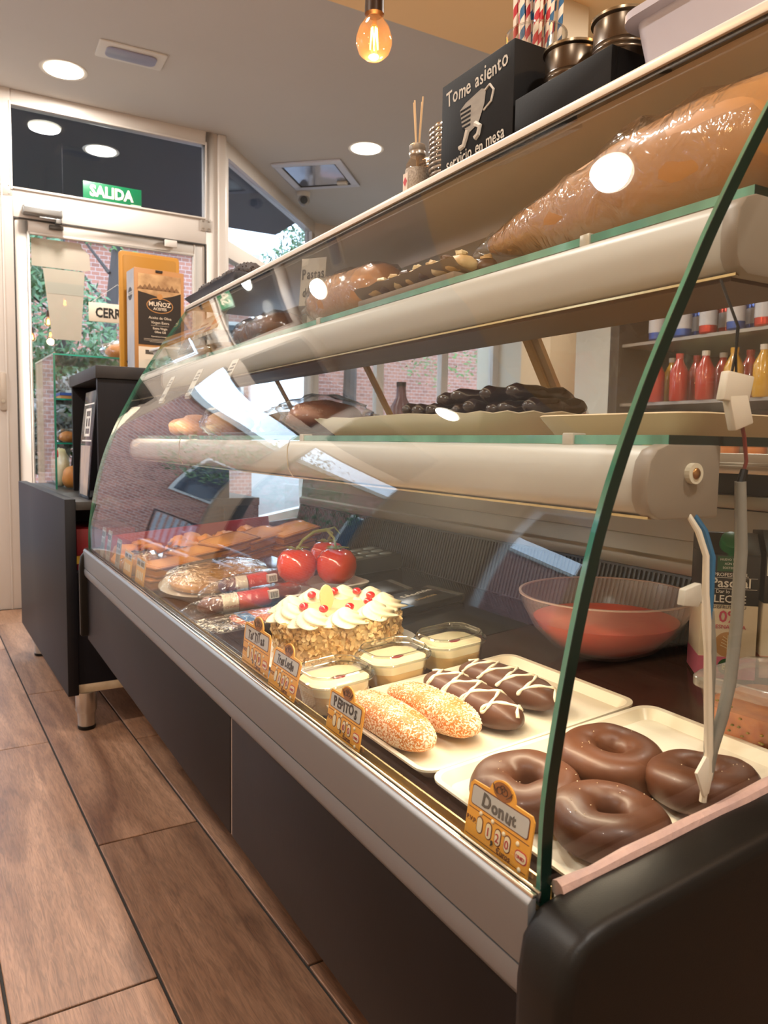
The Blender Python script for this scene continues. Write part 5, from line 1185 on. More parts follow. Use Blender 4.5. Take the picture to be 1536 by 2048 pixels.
# ------------------------------------------------------------------ PRICE TAGS
TAGM = M('tag_orange', '#eda93a', .4, var=(10, .4), col2='#e29c30'); TAGW = M('tag_slate', '#b9b7b2', .4); TAGB = M('tag_brown', '#6b3516', .5); PEGM = M('peg_cream', '#e6d6b4', .35); TAGRED = M('tag_red', '#b3262c', .5)
def price_tag(word, digits, lb, y_hi, y_lo, z0, seed, smear=False, s=1.0, lean=.14):
    """tag standing in the rail channel; printed face towards the shop (-x)"""
    w_ = (y_hi - y_lo); h = .060 * s
    t = thing('price_tag', lb, 'price tag', (.374, (y_hi + y_lo) / 2, z0), 0); t.rotation_euler = (0, lean, 0)
    # local: face is the plane x = 0 looking to -x; u runs along -y (left to right), v = z
    k = w_ / .085
    def P(u, v): return (-u * k, v * k)           # (y, z)
    out = [P(-.0425, 0), P(.0425, 0), P(.0425, .046), P(.039, .050), P(.018, .0505)] + [P(.001 + .017 * math.cos(a), .050 + .0135 * math.sin(a)) for a in [PI * i / 12 for i in range(1, 12)]] + [P(-.016, .0505), P(-.039, .050), P(-.0425, .046)]
    part('card', MB().prism(out, -.0008, .0008, 'x'), TAGM, t)
    def at(u, v, d=.0012): q = P(u, v); return (-d, q[0], q[1])
    def rect(u0, u1, v0, v1, d): return MB().box(-d - .0002, -d + .0002, min(-u0 * k, -u1 * k), max(-u0 * k, -u1 * k), v0 * k, v1 * k)
    FRm = dict(right=(0, -1, 0), up=(0, 0, 1))
    rw = lambda a, b, c, e, d, r: MB().prism([(-(p[0]) * k, p[1] * k) for p in rounded(b - a, e - c, r, 4, (a + b) / 2, (c + e) / 2)], -d - .0002, -d + .0002, 'x')
    part('name_border', rw(-.0385, .0385, .0295, .0475, .0009, .003), TAGB, t)
    part('name_field', rw(-.0375, .0375, .0305, .0465, .0012, .0025), TAGW, t)
    part('emblem', MB().prism([P(.001 + .0125 * math.cos(a), .0545 + .0075 * math.sin(a)) for a in [2 * PI * i / 20 for i in range(20)]], -.0012, -.0009, 'x'), M('tag_emblem', '#8f5520', .5), t)
    em_ = MB()
    for (du, dv, r) in ((-.004, 0, .0035), (.003, .001, .0038), (0, .003, .003)):
        em_.tube([(-.0016, -(.001 + du + r * math.cos(2 * PI * i / 12)) * k, (.0545 + dv + r * .8 * math.sin(2 * PI * i / 12)) * k) for i in range(13)], .0004, 4)
    for sg in (-1, 1):
        for q in range(3): em_.tube([(-.0016, -(.001 + sg * (.006 + q * .0015)) * k, (.051 + q * .001) * k), (-.0016, -(.001 + sg * (.012 + q * .0005)) * k, (.055 + q * .0015) * k)], .0003, 4)
    part('emblem_lines', em_, M('emblem_line', '#4a2a14', .5), t)
    part('lettering', textmesh(word, .0155 * k, at(0, .0335, .0014), hand=.16, seed=seed, bold=.028, squash=min(1.0, .066 / (.0105 * len(word))), **FRm), M('marker_smeared', '#55534f', .6) if smear else INK, t)
    part('rule', rect(-.0405, .0405, .0262, .0268, .0009), TAGB, t)
    part('rule', rect(-.0405, .0405, .0025, .0030, .0009), TAGB, t)
    part('lettering', textmesh('P.V.P.', .0062 * k, at(-.034, .0150, .0010), **FRm), TAGB, t)
    for i, dgt in enumerate(digits):
        u = -.0225 + i * .0125
        part('digit_border', rw(u - .0043, u + .0043, .0085, .0235, .0009, .0042), TAGB, t)
        part('digit_window', rw(u - .0034, u + .0034, .0095, .0225, .0012, .0033), PEGM, t)
        if dgt != ' ': part('digit', textmesh(dgt, .0105 * k, at(u, .0120, .0014), **FRm), TAGRED, t)
    part('comma', textmesh(',', .016 * k, at(-.0035, .0085, .0014), bold=.03, **FRm), INK, t)
    part('unit_border', rw(.0255, .0405, .0085, .0185, .0009, .0042), TAGRED, t)
    part('unit_window', rw(.0265, .0395, .0095, .0175, .0012, .0035), PEGM, t)
    part('unit', textmesh('UNID', .0042 * k, at(.033, .0118, .0014), **FRm), TAGRED, t)
    for (u, v) in ((-.0225, .0262), (-.006, .0262), (.0095, .0225), (.0275, .0225), (.033, .0035)):
        part('peg', MB().blob(at(u, v, .0012), (.0012, .0020, .0020), 8, 6), PEGM, t, smooth=True)
    part('lettering', textmesh('€uros', .0075 * k, at(.012, -.0 + .0035, .0010), **FRm), TAGB, t)
    return t
price_tag('Donut', ' 120', 'orange price tag reading Donut in smeared marker', .504, .424, .594, 1, smear=True)
price_tag('PEPITOS', '  00', 'orange price tag reading Pepitos in front of the sugared buns', .774, .694, .594, 2)
price_tag('Tres Leche', ' 100', 'orange price tag reading Tres Leches in front of the first milk cake tub', .955, .868, .595, 3, lean=.22)
price_tag('TarTiTas', ' 100', 'orange price tag reading Tartitas in front of the almond cake', 1.058, .958, .600, 4, lean=.10)
price_tag('BIKINI', ' 200', 'small orange price tag in front of the toast pair, nearer the omelette', 1.775, 1.695, .598, 5) if False else None
def small_tag(lb, yc, w_, h, z0, base, head, seed, lean=.12):
    t = thing('small_price_tag', lb, 'price tag', (.374, yc, z0)); t.rotation_euler = (0, lean, 0)
    part('card', MB().box(-.0008, .0008, -w_ / 2, w_ / 2, 0, h), base, t, bevel=.0004)
    part('name_field', MB().box(-.0014, -.0009, -w_ * .44, w_ * .44, h * .64, h * .92), TAGW, t)
    rr2 = random.Random(seed)
    for q in range(2): part('scribble', MB().box(-.0018, -.0014, -w_ * .38 + q * w_ * .42, -w_ * .05 + q * w_ * .42, h * .70, h * .86), M('scribble_ink', '#3c3b38', .6), t)
    for q in range(4): part('digit_window', MB().prism(rounded(w_ * .13, h * .30, w_ * .05, 3, -w_ * .28 + q * w_ * .19, h * .34), -.0014, -.0009, 'x'), PEGM if head else M('tag_dark_window', '#55534c', .5), t)
    return t
small_tag('small orange price tag in front of the toast pair, nearer the omelette', 1.735, .085, .060, .599, TAGM, True, 1)
small_tag('small orange price tag in front of the seeded rolls', 1.865, .085, .058, .599, TAGM, True, 2)
SLT = M('tag_slate_card', '#8d8c84', .45)
small_tag('narrow grey upright tag in front of the turnovers, nearest of three', 1.985, .050, .072, .599, SLT, False, 3)
small_tag('narrow grey upright tag in front of the turnovers, middle of three', 2.110, .046, .080, .599, SLT, False, 4)
small_tag('narrow grey upright tag in front of the turnovers, farthest of three', 2.195, .046, .080, .599, SLT, False, 5)
# ------------------------------------------------------------------ LOWER GLASS SHELF
SZ = .9306
WT = M('white_card_tray', '#d9cdb6', .45)
def scallop_tray(lb, cx, cy, L_, W_, rz, h=.028):
    t = thing('scalloped_tray', lb, 'tray', (cx, cy, SZ), rz)
    def ring(k, z, sc):
        P = []
        n_ = 96
        for i in range(n_):
            a = 2 * PI * i / n_; c_, s_ = math.cos(a), math.sin(a)
            x = math.copysign(abs(c_) ** .45, c_) * L_ / 2 * k; y = math.copysign(abs(s_) ** .45, s_) * W_ / 2 * k
            f = 1 + sc * math.sin(a * 24)
            P.append((x * f, y * f, z + (sc * .10 * math.sin(a * 24))))
        return P
    part('tray', MB().loft([ring(.84, 0, 0), ring(1.0, h, .012), ring(1.0, h + .0012, .012), ring(.985, h + .001, .012), ring(.83, .0022, 0)]), WT, t, smooth=True, angle=50)
    return t
scallop_tray('white scalloped card tray holding the dark chocolate sticks', .70, .98, .30, .60, 0)
STK = M('dark_choc_stick', '#2a1a15', .24, coat=.4, bump=(60, .3))
def stick_mesh(seed):
    return MB().tube([(-.055 + .011 * i, .003 * math.sin(i * 1.1 + seed), .011 + .001 * math.sin(i * 2.3 + seed)) for i in range(11)], [.005] + [.0105 + .0018 * math.sin(i * 1.9 + seed) for i in range(9)] + [.005], 12).mesh('coated_stick', STK, smooth=True, angle=180)
SM = [stick_mesh(i) for i in range(3)]
i = 0
for layer, (zz, ys) in enumerate(((.004, [1.19 - .032 * k for k in range(15)]), (.026, [1.02 - .040 * k for k in range(8)]), (.044, [.93 - .05 * k for k in range(4)]))):
    for yi, y in enumerate(ys):
        for xx in ((.652, .765) if layer == 0 else (.675,)):
            o = part('chocolate_stick', SM[i % 3], None, None); o.location = (xx + R.uniform(-.008, .008), y, SZ + .002 + zz); o.rotation_euler = (R.uniform(-.1, .1), R.uniform(-.12, .05), R.uniform(-.35, .35))
            o['label'] = 'dark chocolate stick, %s from the far end of the %s' % (ORD[yi], ('front bottom row' if xx < .7 else 'rear bottom row') if layer == 0 else 'middle layer' if layer == 1 else 'top layer')
            o['category'] = 'pastry'; o['group'] = ('bottom layer of chocolate sticks', 'middle layer of chocolate sticks', 'top layer of chocolate sticks')[layer]; i += 1
t = thing('card_tray', 'long cream card tray at the near end of the lower glass shelf', 'tray', (.72, .545, SZ), .05)
part('tray', MB().loft([[(p[0], p[1], 0) for p in rounded(.32, .17, .02)], [(p[0], p[1], .020) for p in rounded(.35, .20, .028)], [(p[0], p[1], .0212) for p in rounded(.345, .195, .026)], [(p[0], p[1], .002) for p in rounded(.31, .16, .018)]]), M('cream_card', '#cdb592', .5), t, smooth=True, angle=40)
t = thing('black_slate', 'thin dark slate board on the lower glass shelf beyond the scalloped tray', 'board', (.70, 1.50, SZ))
part('board', MB().box(-.16, .16, -.17, .17, .0005, .008), M('slate', '#23211f', .5), t, bevel=.002)
PALEB = M('pale_crust', '#b98a57', .55, var=(14, .3), col2='#cfa873', bump=(60, .3))
loaf('wrapped_pastry', 'film-wrapped pink-brown pastry on the dark slate board', 'pastry', (.70, 1.47, .939), (.09, .07, .035), .3, M('pink_pastry', '#b0705a', .5, var=(14, .3), col2='#c99a7a'), seed=61)
loaf('wrapped_roll', 'film-wrapped pale roll beyond the slate board, nearer the front glass', 'pastry', (.60, 1.78, SZ), (.065, .055, .032), .8, PALEB, seed=62)
loaf('wrapped_roll', 'film-wrapped pale roll beyond the slate board, toward the rear doors', 'pastry', (.78, 1.86, SZ), (.075, .065, .035), .2, PALEB, seed=63)
loaf('pale_bun', 'pale bun on the lower glass shelf near the far end, beside the price labels', 'bun', (.60, 2.05, SZ), (.06, .055, .03), .4, M('bun_orange', '#b8804e', .5, var=(10, .3), col2='#d0a070'), wrap=False, seed=64)
loaf('pale_bun', 'pale bun on the lower glass shelf at the very far end', 'bun', (.62, 2.20, SZ), (.06, .05, .028), .1, MATS['bun_orange'], wrap=False, seed=65)
# price labels standing on the inside of the front glass
LBL = M('glass_label', '#c6c2b4', .5)
for (yc, z0, lb) in ((1.50, 1.020, 'upright paper label reading 1,20 euros on the front glass, nearest of three'), (1.735, 1.018, 'upright paper label on the front glass, middle of three'), (1.97, 1.016, 'upright paper label on the front glass, farthest of three')):
    x0, x1 = glass_x(z0) + .012, glass_x(z0 + .062) + .012
    t = thing('glass_label', lb, 'label', (x0, yc, z0)); t.rotation_euler = (0, math.atan2(x1 - x0, .062), 0)
    part('card', MB().box(-.0008, .0008, -.020, .020, 0, .070), LBL, t)
    part('holder', MB().box(.0009, .004, -.020, .020, -.004, .006), M('label_clip', '#aaa496', .4), t)
    part('lettering', textmesh('1,20 €' if yc < 1.6 else '2,10 €' if yc < 1.8 else '1,50 €', .013, (-.0012, 0, .010), (0, -1, 0), (0, 0, 1), bold=.02), M('label_grey_ink', '#55524c', .6), t)
    for k in range(3): part('print_line', MB().box(-.0014, -.0009, -.014, .014 - .004 * k, .040 + k * .008, .044 + k * .008), MATS['label_grey_ink'], t)
# ------------------------------------------------------------------ UPPER GLASS SHELF
UZ = 1.1366
BROWNB = M('brown_loaf', '#b5763c', .45, var=(9, .35), col2='#c98f50', bump=(20, .15))
def bag_loaf(lb, cx, cy, L_, rad, rz, seed, mat, tie=True, taper=3.0):
    t = thing('wrapped_loaf', lb, 'wrapped pastry', (cx, cy, UZ), rz)
    rings = []; rw = []
    for i in range(19):
        u = -1 + i / 9; e = max(.06, min(1.0, .10 + (1 - u) / 2 * taper) ** .72 * max(0, 1 - abs(min(u, 0)) ** 7) ** .5)
        def ring(k, j_, sd): return [(u * L_ / 2 * (1 + .02 * (k - 1)), math.cos(q) * rad[0] * e * k * (1 + j_ * noise.noise(Vector((u * 5 + sd, math.cos(q) * 3, math.sin(q) * 3)))), max(.0006, rad[1] * .95 + math.sin(q) * rad[1] * e * k * (1 + j_ * noise.noise(Vector((u * 5, math.cos(q) * 3 + sd, math.sin(q) * 3)))))) for q in [2 * PI * m_ / 20 for m_ in range(20)]]
        rings.append(ring(1, .10, seed)); rw.append(ring(1.07, .26, seed + 9))
    part('pastry', MB().loft(rings), mat, t, smooth=True, angle=180)
    b = part('plastic_bag', MB().loft(rw, caps=False), WRAP, t, smooth=True, angle=180)
    if tie: part('bag_end', MB().tube([(L_ * .49, 0, rad[1]), (L_ * .53, .01, rad[1] * .9), (L_ * .58, -.008, rad[1] * .7)], [.016, .008, .02], 10), WRAP, b, smooth=True)
    return t
bag_loaf('large brown pastry roll in a clear bag, nearest on the upper glass shelf', .665, .628, .50, (.062, .062), PI / 2 - .04, 1, BROWNB, taper=1.45)
bag_loaf('brown pastry in a clear bag behind the Pastas card on the upper shelf', .660, 1.285, .30, (.055, .048), PI / 2 + .05, 2, BROWNB)
bag_loaf('dark brown pastry in a clear bag at the far end of the upper shelf', .680, 1.77, .32, (.055, .040), PI / 2, 3, M('dark_loaf', '#7d5439', .45, var=(10, .3), col2='#976a4a'))
t = thing('pastry_paper', 'grey greaseproof paper under the tea pastries on the upper shelf', 'paper', (.640, .985, UZ))
part('board', MB().box(-.045, .065, -.125, .145, .0002, .0125), M('paper_board', '#85735f', .6), t, bevel=.002)
part('sheet', MB().grid(lambda u, v: (-.05 + .12 * u, -.13 + .28 * v, .0135 + .016 * abs(2 * u - 1) ** 4 + .004 * noise.noise(Vector((u * 5, v * 9, 1)))), 14, 22), M('greaseproof', '#8f7d69', .6), t, smooth=True, angle=180)
TEA = [M('tea_pastry', '#b98a50', .5, var=(30, .3), col2='#e0c590', bump=(90, .6)), M('tea_choc', '#5a3f2c', .4), M('tea_pale', '#d8c08e', .5, bump=(90, .6))]
k = 0
for j in range(7):
    for i2 in range(2):
        t = thing('tea_pastry', ('crumbly golden tea pastry', 'small chocolate-coated tea pastry', 'pale nut-topped tea pastry')[k % 3] + ' in the %s row on grey paper, %s from near end' % (('front', 'rear')[i2], ORD[j]), 'pastry', (.618 + .043 * i2, .875 + j * .036, UZ + .0155), k * .9, ('golden tea pastries', 'chocolate tea pastries', 'pale tea pastries')[k % 3])
        part('biscuit', MB().lathe([(.012, 0), (.020, .004), (.021, .012), (.014, .020), (.004, .023)], 16, wob=lambda a, z: 1 + .10 * math.sin(a * 5 + k)), TEA[k % 3], t, smooth=True, angle=60)
        part('topping', MB().blob((0, 0, .024), (.010, .009, .006), 9, 7, jit=.5, fr=40, seed=k), TEA[(k + 2) % 3], t, smooth=True)
        k += 1
t = thing('shelf_card', 'white card hand-lettered Pastas de té behind the upper glass', 'sign', (.628, 1.385, UZ + .046)); t.rotation_euler = (0, .12, .62)
part('card', MB().box(-.0008, .0008, -.027, .027, 0, .092), M('card_grey', '#b3ada0', .5), t)
part('holder', MB().box(.001, .006, -.008, .008, -.045, .02), CREAM, t)
text('lettering', 'Pastas', .026, INK, t, (-.0012, 0, .052), (0, -1, 0), (0, 0, 1), hand=.12, seed=2, squash=.62, bold=.02)
text('lettering', 'de té', .024, INK, t, (-.0012, .002, .018), (0, -1, 0), (0, 0, 1), hand=.12, seed=3, squash=.62, bold=.02)
t = thing('lidded_tray', 'clear lidded plastic tray with golden pastry at the far end of the upper shelf', 'food tray', (.72, 2.12, UZ))
part('base', MB().box(-.12, .10, -.13, .13, 0, .030), TUBP, t, bevel=.006)
part('pastry', MB().blob((-.01, 0, .026), (.095, .11, .028), 18, 10, jit=.2, fr=24, flat=.002), M('quiche', '#b98a45', .5, var=(12, .3), col2='#8f6a3a'), t, smooth=True, angle=180)
part('lid', MB().loft([[(p[0] - .01, p[1], .031) for p in rounded(.23, .27, .03)], [(p[0] - .01, p[1], .075) for p in rounded(.19, .23, .03)]]), TUBP, t, smooth=True, angle=40)
t = thing('offer_card', 'white card with orange and purple print at the far end of the upper shelf', 'card', (.64, 2.16, UZ + .07)); t.rotation_euler = (0, .62, 0)
part('card', MB().box(-.0008, .0008, -.105, .11, 0, .085), M('offer_white', '#cfc4b4', .5), t)
part('orange_patch', MB().prism(rounded(.06, .03, .012, 4, -.055, .055), -.0014, -.0009, 'x'), M('offer_orange', '#c96f35', .5), t)
part('purple_patch', MB().prism(rounded(.05, .02, .008, 4, -.02, .025), -.0014, -.0009, 'x'), M('offer_purple', '#6a5590', .5), t)
part('print_line', MB().box(-.0014, -.0009, .02, .095, .05, .056).box(-.0014, -.0009, .02, .095, .036, .042).box(-.0014, -.0009, .03, .085, .022, .028), M('offer_grey', '#6f6a66', .6), t)
t = thing('white_tub_corner', 'small white plastic tub on top of the hutch beside the oil carton', 'tub', (.80, 2.66, 1.146)) if False else None
tb = thing('white_tub', 'small white plastic tub standing on the hutch behind the case end', 'tub', (.70, 2.62, 1.146), .1)
part('tub', MB().loft([[(p[0], p[1], 0) for p in rounded(.12, .09, .02)], [(p[0], p[1], .07) for p in rounded(.145, .115, .025)]]), M('tub_white', '#cfcac4', .35), tb, smooth=True, angle=40)
part('rim', MB().loft([[(p[0], p[1], .066) for p in rounded(.165, .135, .03)], [(p[0], p[1], .074) for p in rounded(.165, .135, .03)]]), MATS['tub_white'], tb, bevel=.002)
# ------------------------------------------------------------------ ON TOP OF THE CASE
TZ = 1.3147
CHB = M('chalkboard', '#121111', .6, spec=.15, var=(8, .35), col2='#151414', bump=(200, .05)); CHALK = M('chalk', '#c9c4bb', .8)
bx = thing('chalkboard_box', 'black chalkboard box with white chalk lettering and a striding cup drawing', 'chalkboard', (.656, .896, TZ), math.radians(0))
HB = .128
part('box', MB().box(0, .085, -.074, .092, 0, HB), CHB, bx, bevel=.0012)
FX = -.0006
def chalk(nm, P, r=.0011): part(nm, MB().tube([(FX, -u, v) for u, v in P], r, 5), CHALK, bx)
text('lettering', 'Tome asiento', .029, CHALK, bx, (FX, .008, .0960), (0, -1, .05), (0, 0, 1), hand=.12, seed=5, squash=.80, bold=.008)
text('lettering', 'servicio en mesa', .025, CHALK, bx, (FX, .008, .006), (0, -1, .05), (0, 0, 1), hand=.10, seed=6, squash=.74, bold=.005)
part('cup_drawing', MB().prism([(.044, .078), (.030, .084), (-.006, .090), (-.016, .086), (-.013, .068), (.000, .046), (.020, .041), (.038, .054)], FX - .0004, FX, 'x'), M('chalk_fill', '#a5a19a', .85, var=(90, .3), col2='#8a8782', stretch=(1, .3, 1)), bx)
st_ = MB()
for k in range(5): st_.box(FX - .0008, FX - .0004, .018, .0375 + k * .0012, .050 + k * .0060, .0528 + k * .0060)
part('cup_stripes', st_, CHB, bx)
chalk('cup_handle', [(.014, .085), (.024, .089), (.033, .079), (.028, .066), (.012, .060)], .0018)
part('cup_legs', MB().tube([(FX, .024, .045), (FX, .028, .036), (FX, .033, .027), (FX, .042, .026)], [.004, .004, .0035, .004], 6).tube([(FX, .006, .048), (FX, -.005, .041), (FX, -.001, .032), (FX, .006, .029)], [.004, .004, .0035, .004], 6), CHALK, bx)
tr = thing('black_caddy', 'low black wooden caddy holding two dark tins beside the chalkboard box', 'caddy', (.656, .738, TZ))
part('front_board', MB().box(0, .010, -.086, .080, 0, .049), CHB, tr, bevel=.001)
part('back_board', MB().box(.080, .088, -.086, .080, 0, .049), CHB, tr, bevel=.001)
part('end_board', MB().box(.010, .080, -.086, -.078, 0, .049), CHB, tr, bevel=.001)
part('end_board', MB().box(.010, .080, .072, .080, 0, .049), CHB, tr, bevel=.001)
part('floor_board', MB().box(.010, .080, -.078, .072, 0, .006), CHB, tr)
TIN = M('dark_bronze_tin', '#4e4338', .28, .85, var=(20, .3), col2='#6a5c4c', stretch=(4, 4, .3))
for y, lb in ((.772, 'dark bronze tin in the black caddy, next to the chalkboard box'), (.688, 'dark bronze tin in the black caddy, next to the white tub')):
    t = thing('dark_tin', lb, 'tin', (.710, y, TZ + .007), 0, 'bronze tins in the caddy')
    pr = [(.030, 0)]
    for z in (.050, .056, .062): pr += [(.0345, z), (.0358, z + .002), (.0345, z + .004)]
    pr += [(.0345, .090), (.0372, .092), (.0372, .0955), (.034, .0955), (.033, .01)]
    part('can', MB().lathe(pr, 36, caps=(True, True)), TIN, t, smooth=True, angle=35)
    part('rim', MB().lathe([(.0345, .0915), (.0378, .0925), (.0378, .0955), (.0345, .0960)], 36, caps=(False, False)), M('tin_rim', '#8a7a62', .25, .9), t, smooth=True)
# straws in a glass
gl = thing('straw_glass', 'clear tumbler full of striped paper straws behind the chalkboard box', 'glass', (.772, .918, TZ))
part('glass', MB().lathe([(.036, 0), (.037, .002), (.0440, .200), (.0425, .200), (.035, .006), (.001, .006)], 36, caps=(True, False)), TUBP, gl, smooth=True, angle=60)
part('rim', MB().lathe([(.0423, .199), (.0445, .199), (.0445, .2012), (.0423, .2012)], 36, caps=(False, False)), PANE('glass_rim', (.93, .93, .93), .2, power=2), gl, smooth=True)
def straw_mat(nm, c1):
    mt = bpy.data.materials.new(nm); mt.use_nodes = True; n = mt.node_tree.nodes; L = mt.node_tree.links; p = n['Principled BSDF']
    tc = n.new('ShaderNodeTexCoord'); sp = n.new('ShaderNodeSeparateXYZ'); L.new(tc.outputs['Object'], sp.inputs[0])
    at_ = n.new('ShaderNodeMath'); at_.operation = 'ARCTAN2'; L.new(sp.outputs[0], at_.inputs[0]); L.new(sp.outputs[1], at_.inputs[1])
    a = n.new('ShaderNodeMath'); a.operation = 'MULTIPLY'; a.inputs[1].default_value = 1 / (2 * PI); L.new(at_.outputs[0], a.inputs[0])
    z = n.new('ShaderNodeMath'); z.operation = 'MULTIPLY'; z.inputs[1].default_value = 34; L.new(sp.outputs[2], z.inputs[0])
    s_ = n.new('ShaderNodeMath'); s_.operation = 'ADD'; L.new(a.outputs[0], s_.inputs[0]); L.new(z.outputs[0], s_.inputs[1])
    f = n.new('ShaderNodeMath'); f.operation = 'FRACT'; L.new(s_.outputs[0], f.inputs[0])
    g_ = n.new('ShaderNodeMath'); g_.operation = 'GREATER_THAN'; g_.inputs[1].default_value = .5; L.new(f.outputs[0], g_.inputs[0])
    mx = n.new('ShaderNodeMix'); mx.data_type = 'RGBA'; L.new(g_.outputs[0], mx.inputs['Factor']); mx.inputs['A'].default_value = lin('#e9dccb'); mx.inputs['B'].default_value = lin(c1)
    L.new(mx.outputs['Result'], p.inputs['Base Color']); p.inputs['Roughness'].default_value = .55
    return mt
SR, SB = straw_mat('straw_red', '#b81f2c'), straw_mat('straw_blue', '#23628f')
smr = MB().tube([(0, 0, 0), (0, 0, .290)], .0036, 10, caps=False).mesh('straw', SR, smooth=True); smb = MB().tube([(0, 0, 0), (0, 0, .290)], .0036, 10, caps=False).mesh('straw', SB, smooth=True)
for k in range(34):
    a = k * 2.399; q = .0315 * math.sqrt((k + .5) / 34)
    red = k % 3 != 1
    o = part('paper_straw', smr if red else smb, None, None); o.location = (.772 + q * math.cos(a), .918 + q * math.sin(a), TZ + .008); o.rotation_euler = (-q * 1.3 * math.sin(a) + R.uniform(-.02, .02), q * 1.3 * math.cos(a), R.uniform(0, 6))
    o['label'] = 'red and white striped paper straw in the tumbler' if red else 'blue and white striped paper straw in the tumbler'; o['category'] = 'straw'; o['group'] = 'red striped straws' if red else 'blue striped straws'
# white bin with stacked lids
wb = thing('white_bin', 'long pale plastic bin on the near end of the case top', 'bin', (.735, .540, TZ))
WB = M('bin_lilac', '#b9b4bf', .4)
def rb_(L_, W2, z, r=.02): return [(p[0], p[1], z) for p in rounded(L_, W2, r, 5)]
part('bin', MB().loft([rb_(.125, .165, 0), rb_(.145, .190, .066), rb_(.140, .185, .066), rb_(.120, .16, .003)]), WB, wb, smooth=True, angle=40)
part('rim', MB().loft([rb_(.146, .191, .060, .022), rb_(.166, .212, .062, .026), rb_(.166, .212, .070, .026), rb_(.140, .185, .070, .02), rb_(.140, .185, .062, .02)]), WB, wb, smooth=True, angle=40)
LIDM = PANE('lid_grey', (.8, .8, .8), .1, film=.35, film_col=(.5, .48, .45))
for k, (y, rz) in enumerate(((.585, 0), (.545, .1), (.505, -.1), (.47, .05))):
    o = thing('cup_cover', 'grey translucent cup cover standing on edge in the pale bin, %s from its far end' % ORD[k], 'cup cover', (.735, y, TZ + .066), rz, 'cup lids in the pale bin'); o.rotation_euler = (PI / 2 - .35, 0, rz)
    part('disc', MB().lathe([(.042, 0), (.046, .002), (.046, .006), (.040, .008), (.01, .008)], 30), LIDM, o, smooth=True, angle=40)
    part('sip_tab', MB().box(-.006, .006, .028, .036, .008, .011), LIDM, o)
# clear cup stacks
CLR = PANE('clear_cup', (.93, .93, .93), .12, power=2.5, rough=.05)
ring_m = MB().lathe([(.033, 0), (.0385, .001), (.0385, .004), (.034, .005), (.030, .012), (.024, .016)], 26, caps=(False, False)).mesh('dome', CLR, smooth=True, angle=40)
rim_m = MB().lathe([(.0375, .0005), (.0392, .0015), (.0392, .0035), (.0375, .0045)], 26, caps=(False, False)).mesh('bead', M('lid_bead', '#a89c92', .2, .6), smooth=True)
for (x, y, n_, lb) in ((.715, 1.040, 13, 'clear plastic dome lid, %s from the bottom of the tall stack'), (.735, 1.115, 9, 'clear plastic dome lid, %s from the bottom of the short stack')):
    for k in range(n_):
        t = thing('dome_lid', lb % ORD[k], 'lid', (x + R.uniform(-.001, .001), y + R.uniform(-.001, .001), TZ + .001 + k * .0075), R.uniform(0, 6), 'tall stack of clear lids' if n_ > 10 else 'short stack of clear lids')
        part('dome', ring_m, None, t); part('bead', rim_m, None, t)
# reed diffuser
rd = thing('reed_bottle', 'small glass reed bottle wrapped in grey weave with a red label', 'bottle', (.690, 1.108, TZ)); rd.scale = (.88, .88, .95)
part('bottle', MB().lathe([(.020, 0), (.0215, .003), (.0215, .062), (.015, .072), (.0125, .076), (.0125, .082)], 24), PANE('bottle_glass', (.75, .68, .6), .08, film=.25, film_col=(.4, .3, .22)), rd, smooth=True, angle=40)
part('weave_wrap', MB().lathe([(.0219, .004), (.0224, .006), (.0224, .052), (.0219, .054)], 24, caps=(False, False)), M('weave_grey', '#8f8478', .7, var=(300, .2), col2='#bdb2a4', bump=(400, .8)), rd, smooth=True)
part('collar', MB().lathe([(.0135, .076), (.0155, .078), (.0155, .083), (.0140, .085), (.0155, .087), (.0155, .094), (.0125, .096)], 22), M('collar_grey', '#a39a8e', .3, .6), rd, smooth=True, angle=40)
part('label', MB().box(-.0232, -.0224, -.004, .012, .018, .046), M('label_pale', '#d5c4b4', .5), rd)
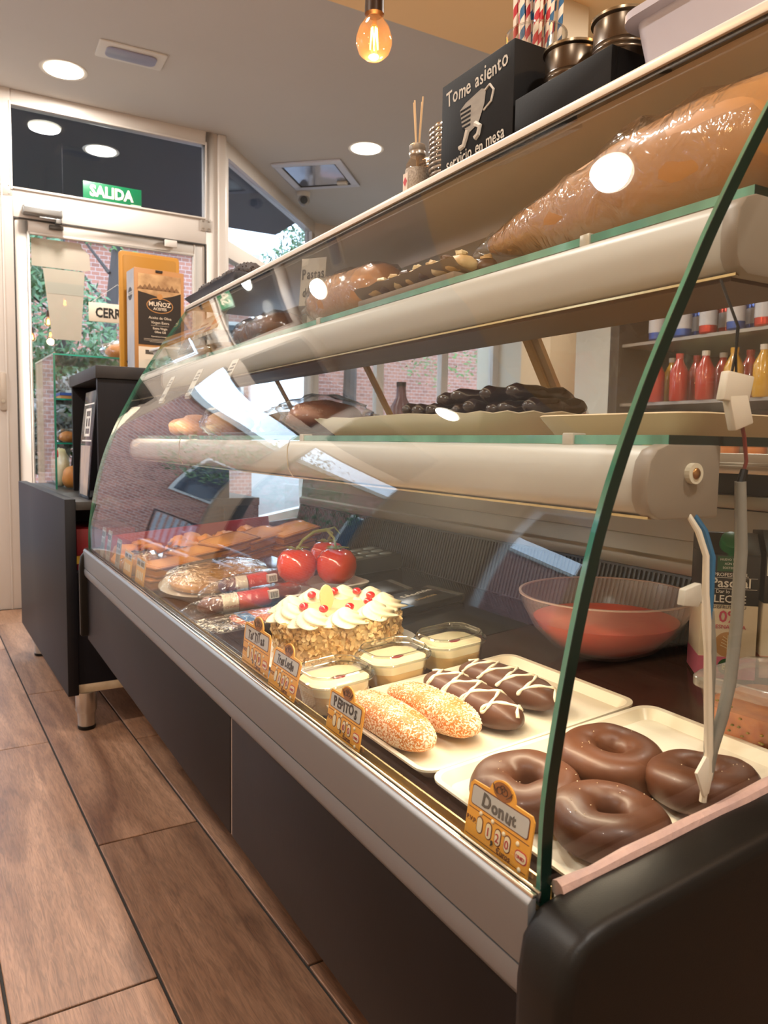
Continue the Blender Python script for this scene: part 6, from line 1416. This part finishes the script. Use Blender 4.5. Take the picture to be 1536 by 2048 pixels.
part('label_mark', MB().add([(-.0236, .004, .024), (-.0236, .011, .032), (-.0236, .004, .040), (-.0236, -.003, .032)], [(0, 1, 2, 3)]), TAGRED, rd)
for (a, b, c) in ((.010, .004, .17), (-.004, .010, .168), (-.012, -.006, .165), (.002, -.012, .172)):
    part('reed', MB().tube([(0, 0, .05), (a * .3, b * .3, .09), (a, b, c)], .0016, 6), M('reed_tan', '#d6b78c', .6), rd)
# far end: dark cake tray
dt = thing('dark_pastry_tray', 'shallow dark metal tray at the far end of the case top', 'tray', (.72, 2.12, TZ))
part('tray', MB().loft([rb_(.11, .40, 0), rb_(.15, .47, .026), rb_(.145, .465, .027), rb_(.105, .39, .004)]), M('tray_slate', '#4f5460', .35, .4), dt, smooth=True, angle=40)
for k, y in enumerate((2.27, 2.17, 2.07, 1.97)):
    t = thing('chocolate_muffin', ('crumb-coated dark chocolate ball, farthest on the dark tray', 'crumb-coated dark chocolate ball, second from the far end of the dark tray', 'crumb-coated dark chocolate ball, third from the far end of the dark tray', 'crumb-coated dark chocolate ball, nearest on the dark tray')[k], 'cake', (.715, y, TZ + .006), k, 'dark balls on the far tray')
    part('ball', MB().blob((0, 0, .030), (.046, .046, .034), 18, 12, jit=.08, fr=60, seed=k), M('dark_crumb', '#221816', .7, bump=(160, 1.0)), t, smooth=True, angle=180)
    cr = MB()
    for q in range(60):
        u = R.uniform(.1, 1); a = R.uniform(0, 6.28); s_ = math.sqrt(1 - u * u); cr.blob((.046 * s_ * math.cos(a), .046 * s_ * math.sin(a), .030 + .034 * u), (.0018, .0018, .0018), 5, 4)
    part('crumbs', cr, M('crumb_brown', '#33241f', .7), t, kind='stuff')
t = thing('ceramic_ears', 'small cream china figurine with pointed ears behind the chalkboard box', 'figurine', (.78, 1.03, TZ))
CM = M('china_cream', '#d8c2ae', .35)
part('body', MB().lathe([(.020, 0), (.024, .03), (.020, .07), (.012, .10), (.016, .115), (.018, .130), (.012, .143), (.002, .147)], 20), CM, t, smooth=True)
for s_ in (-1, 1): part('ear', MB().lathe([(.006, 0), (.007, .006), (.0005, .020)], 10, c=(0, s_ * .010, .140)), CM, t, smooth=True)
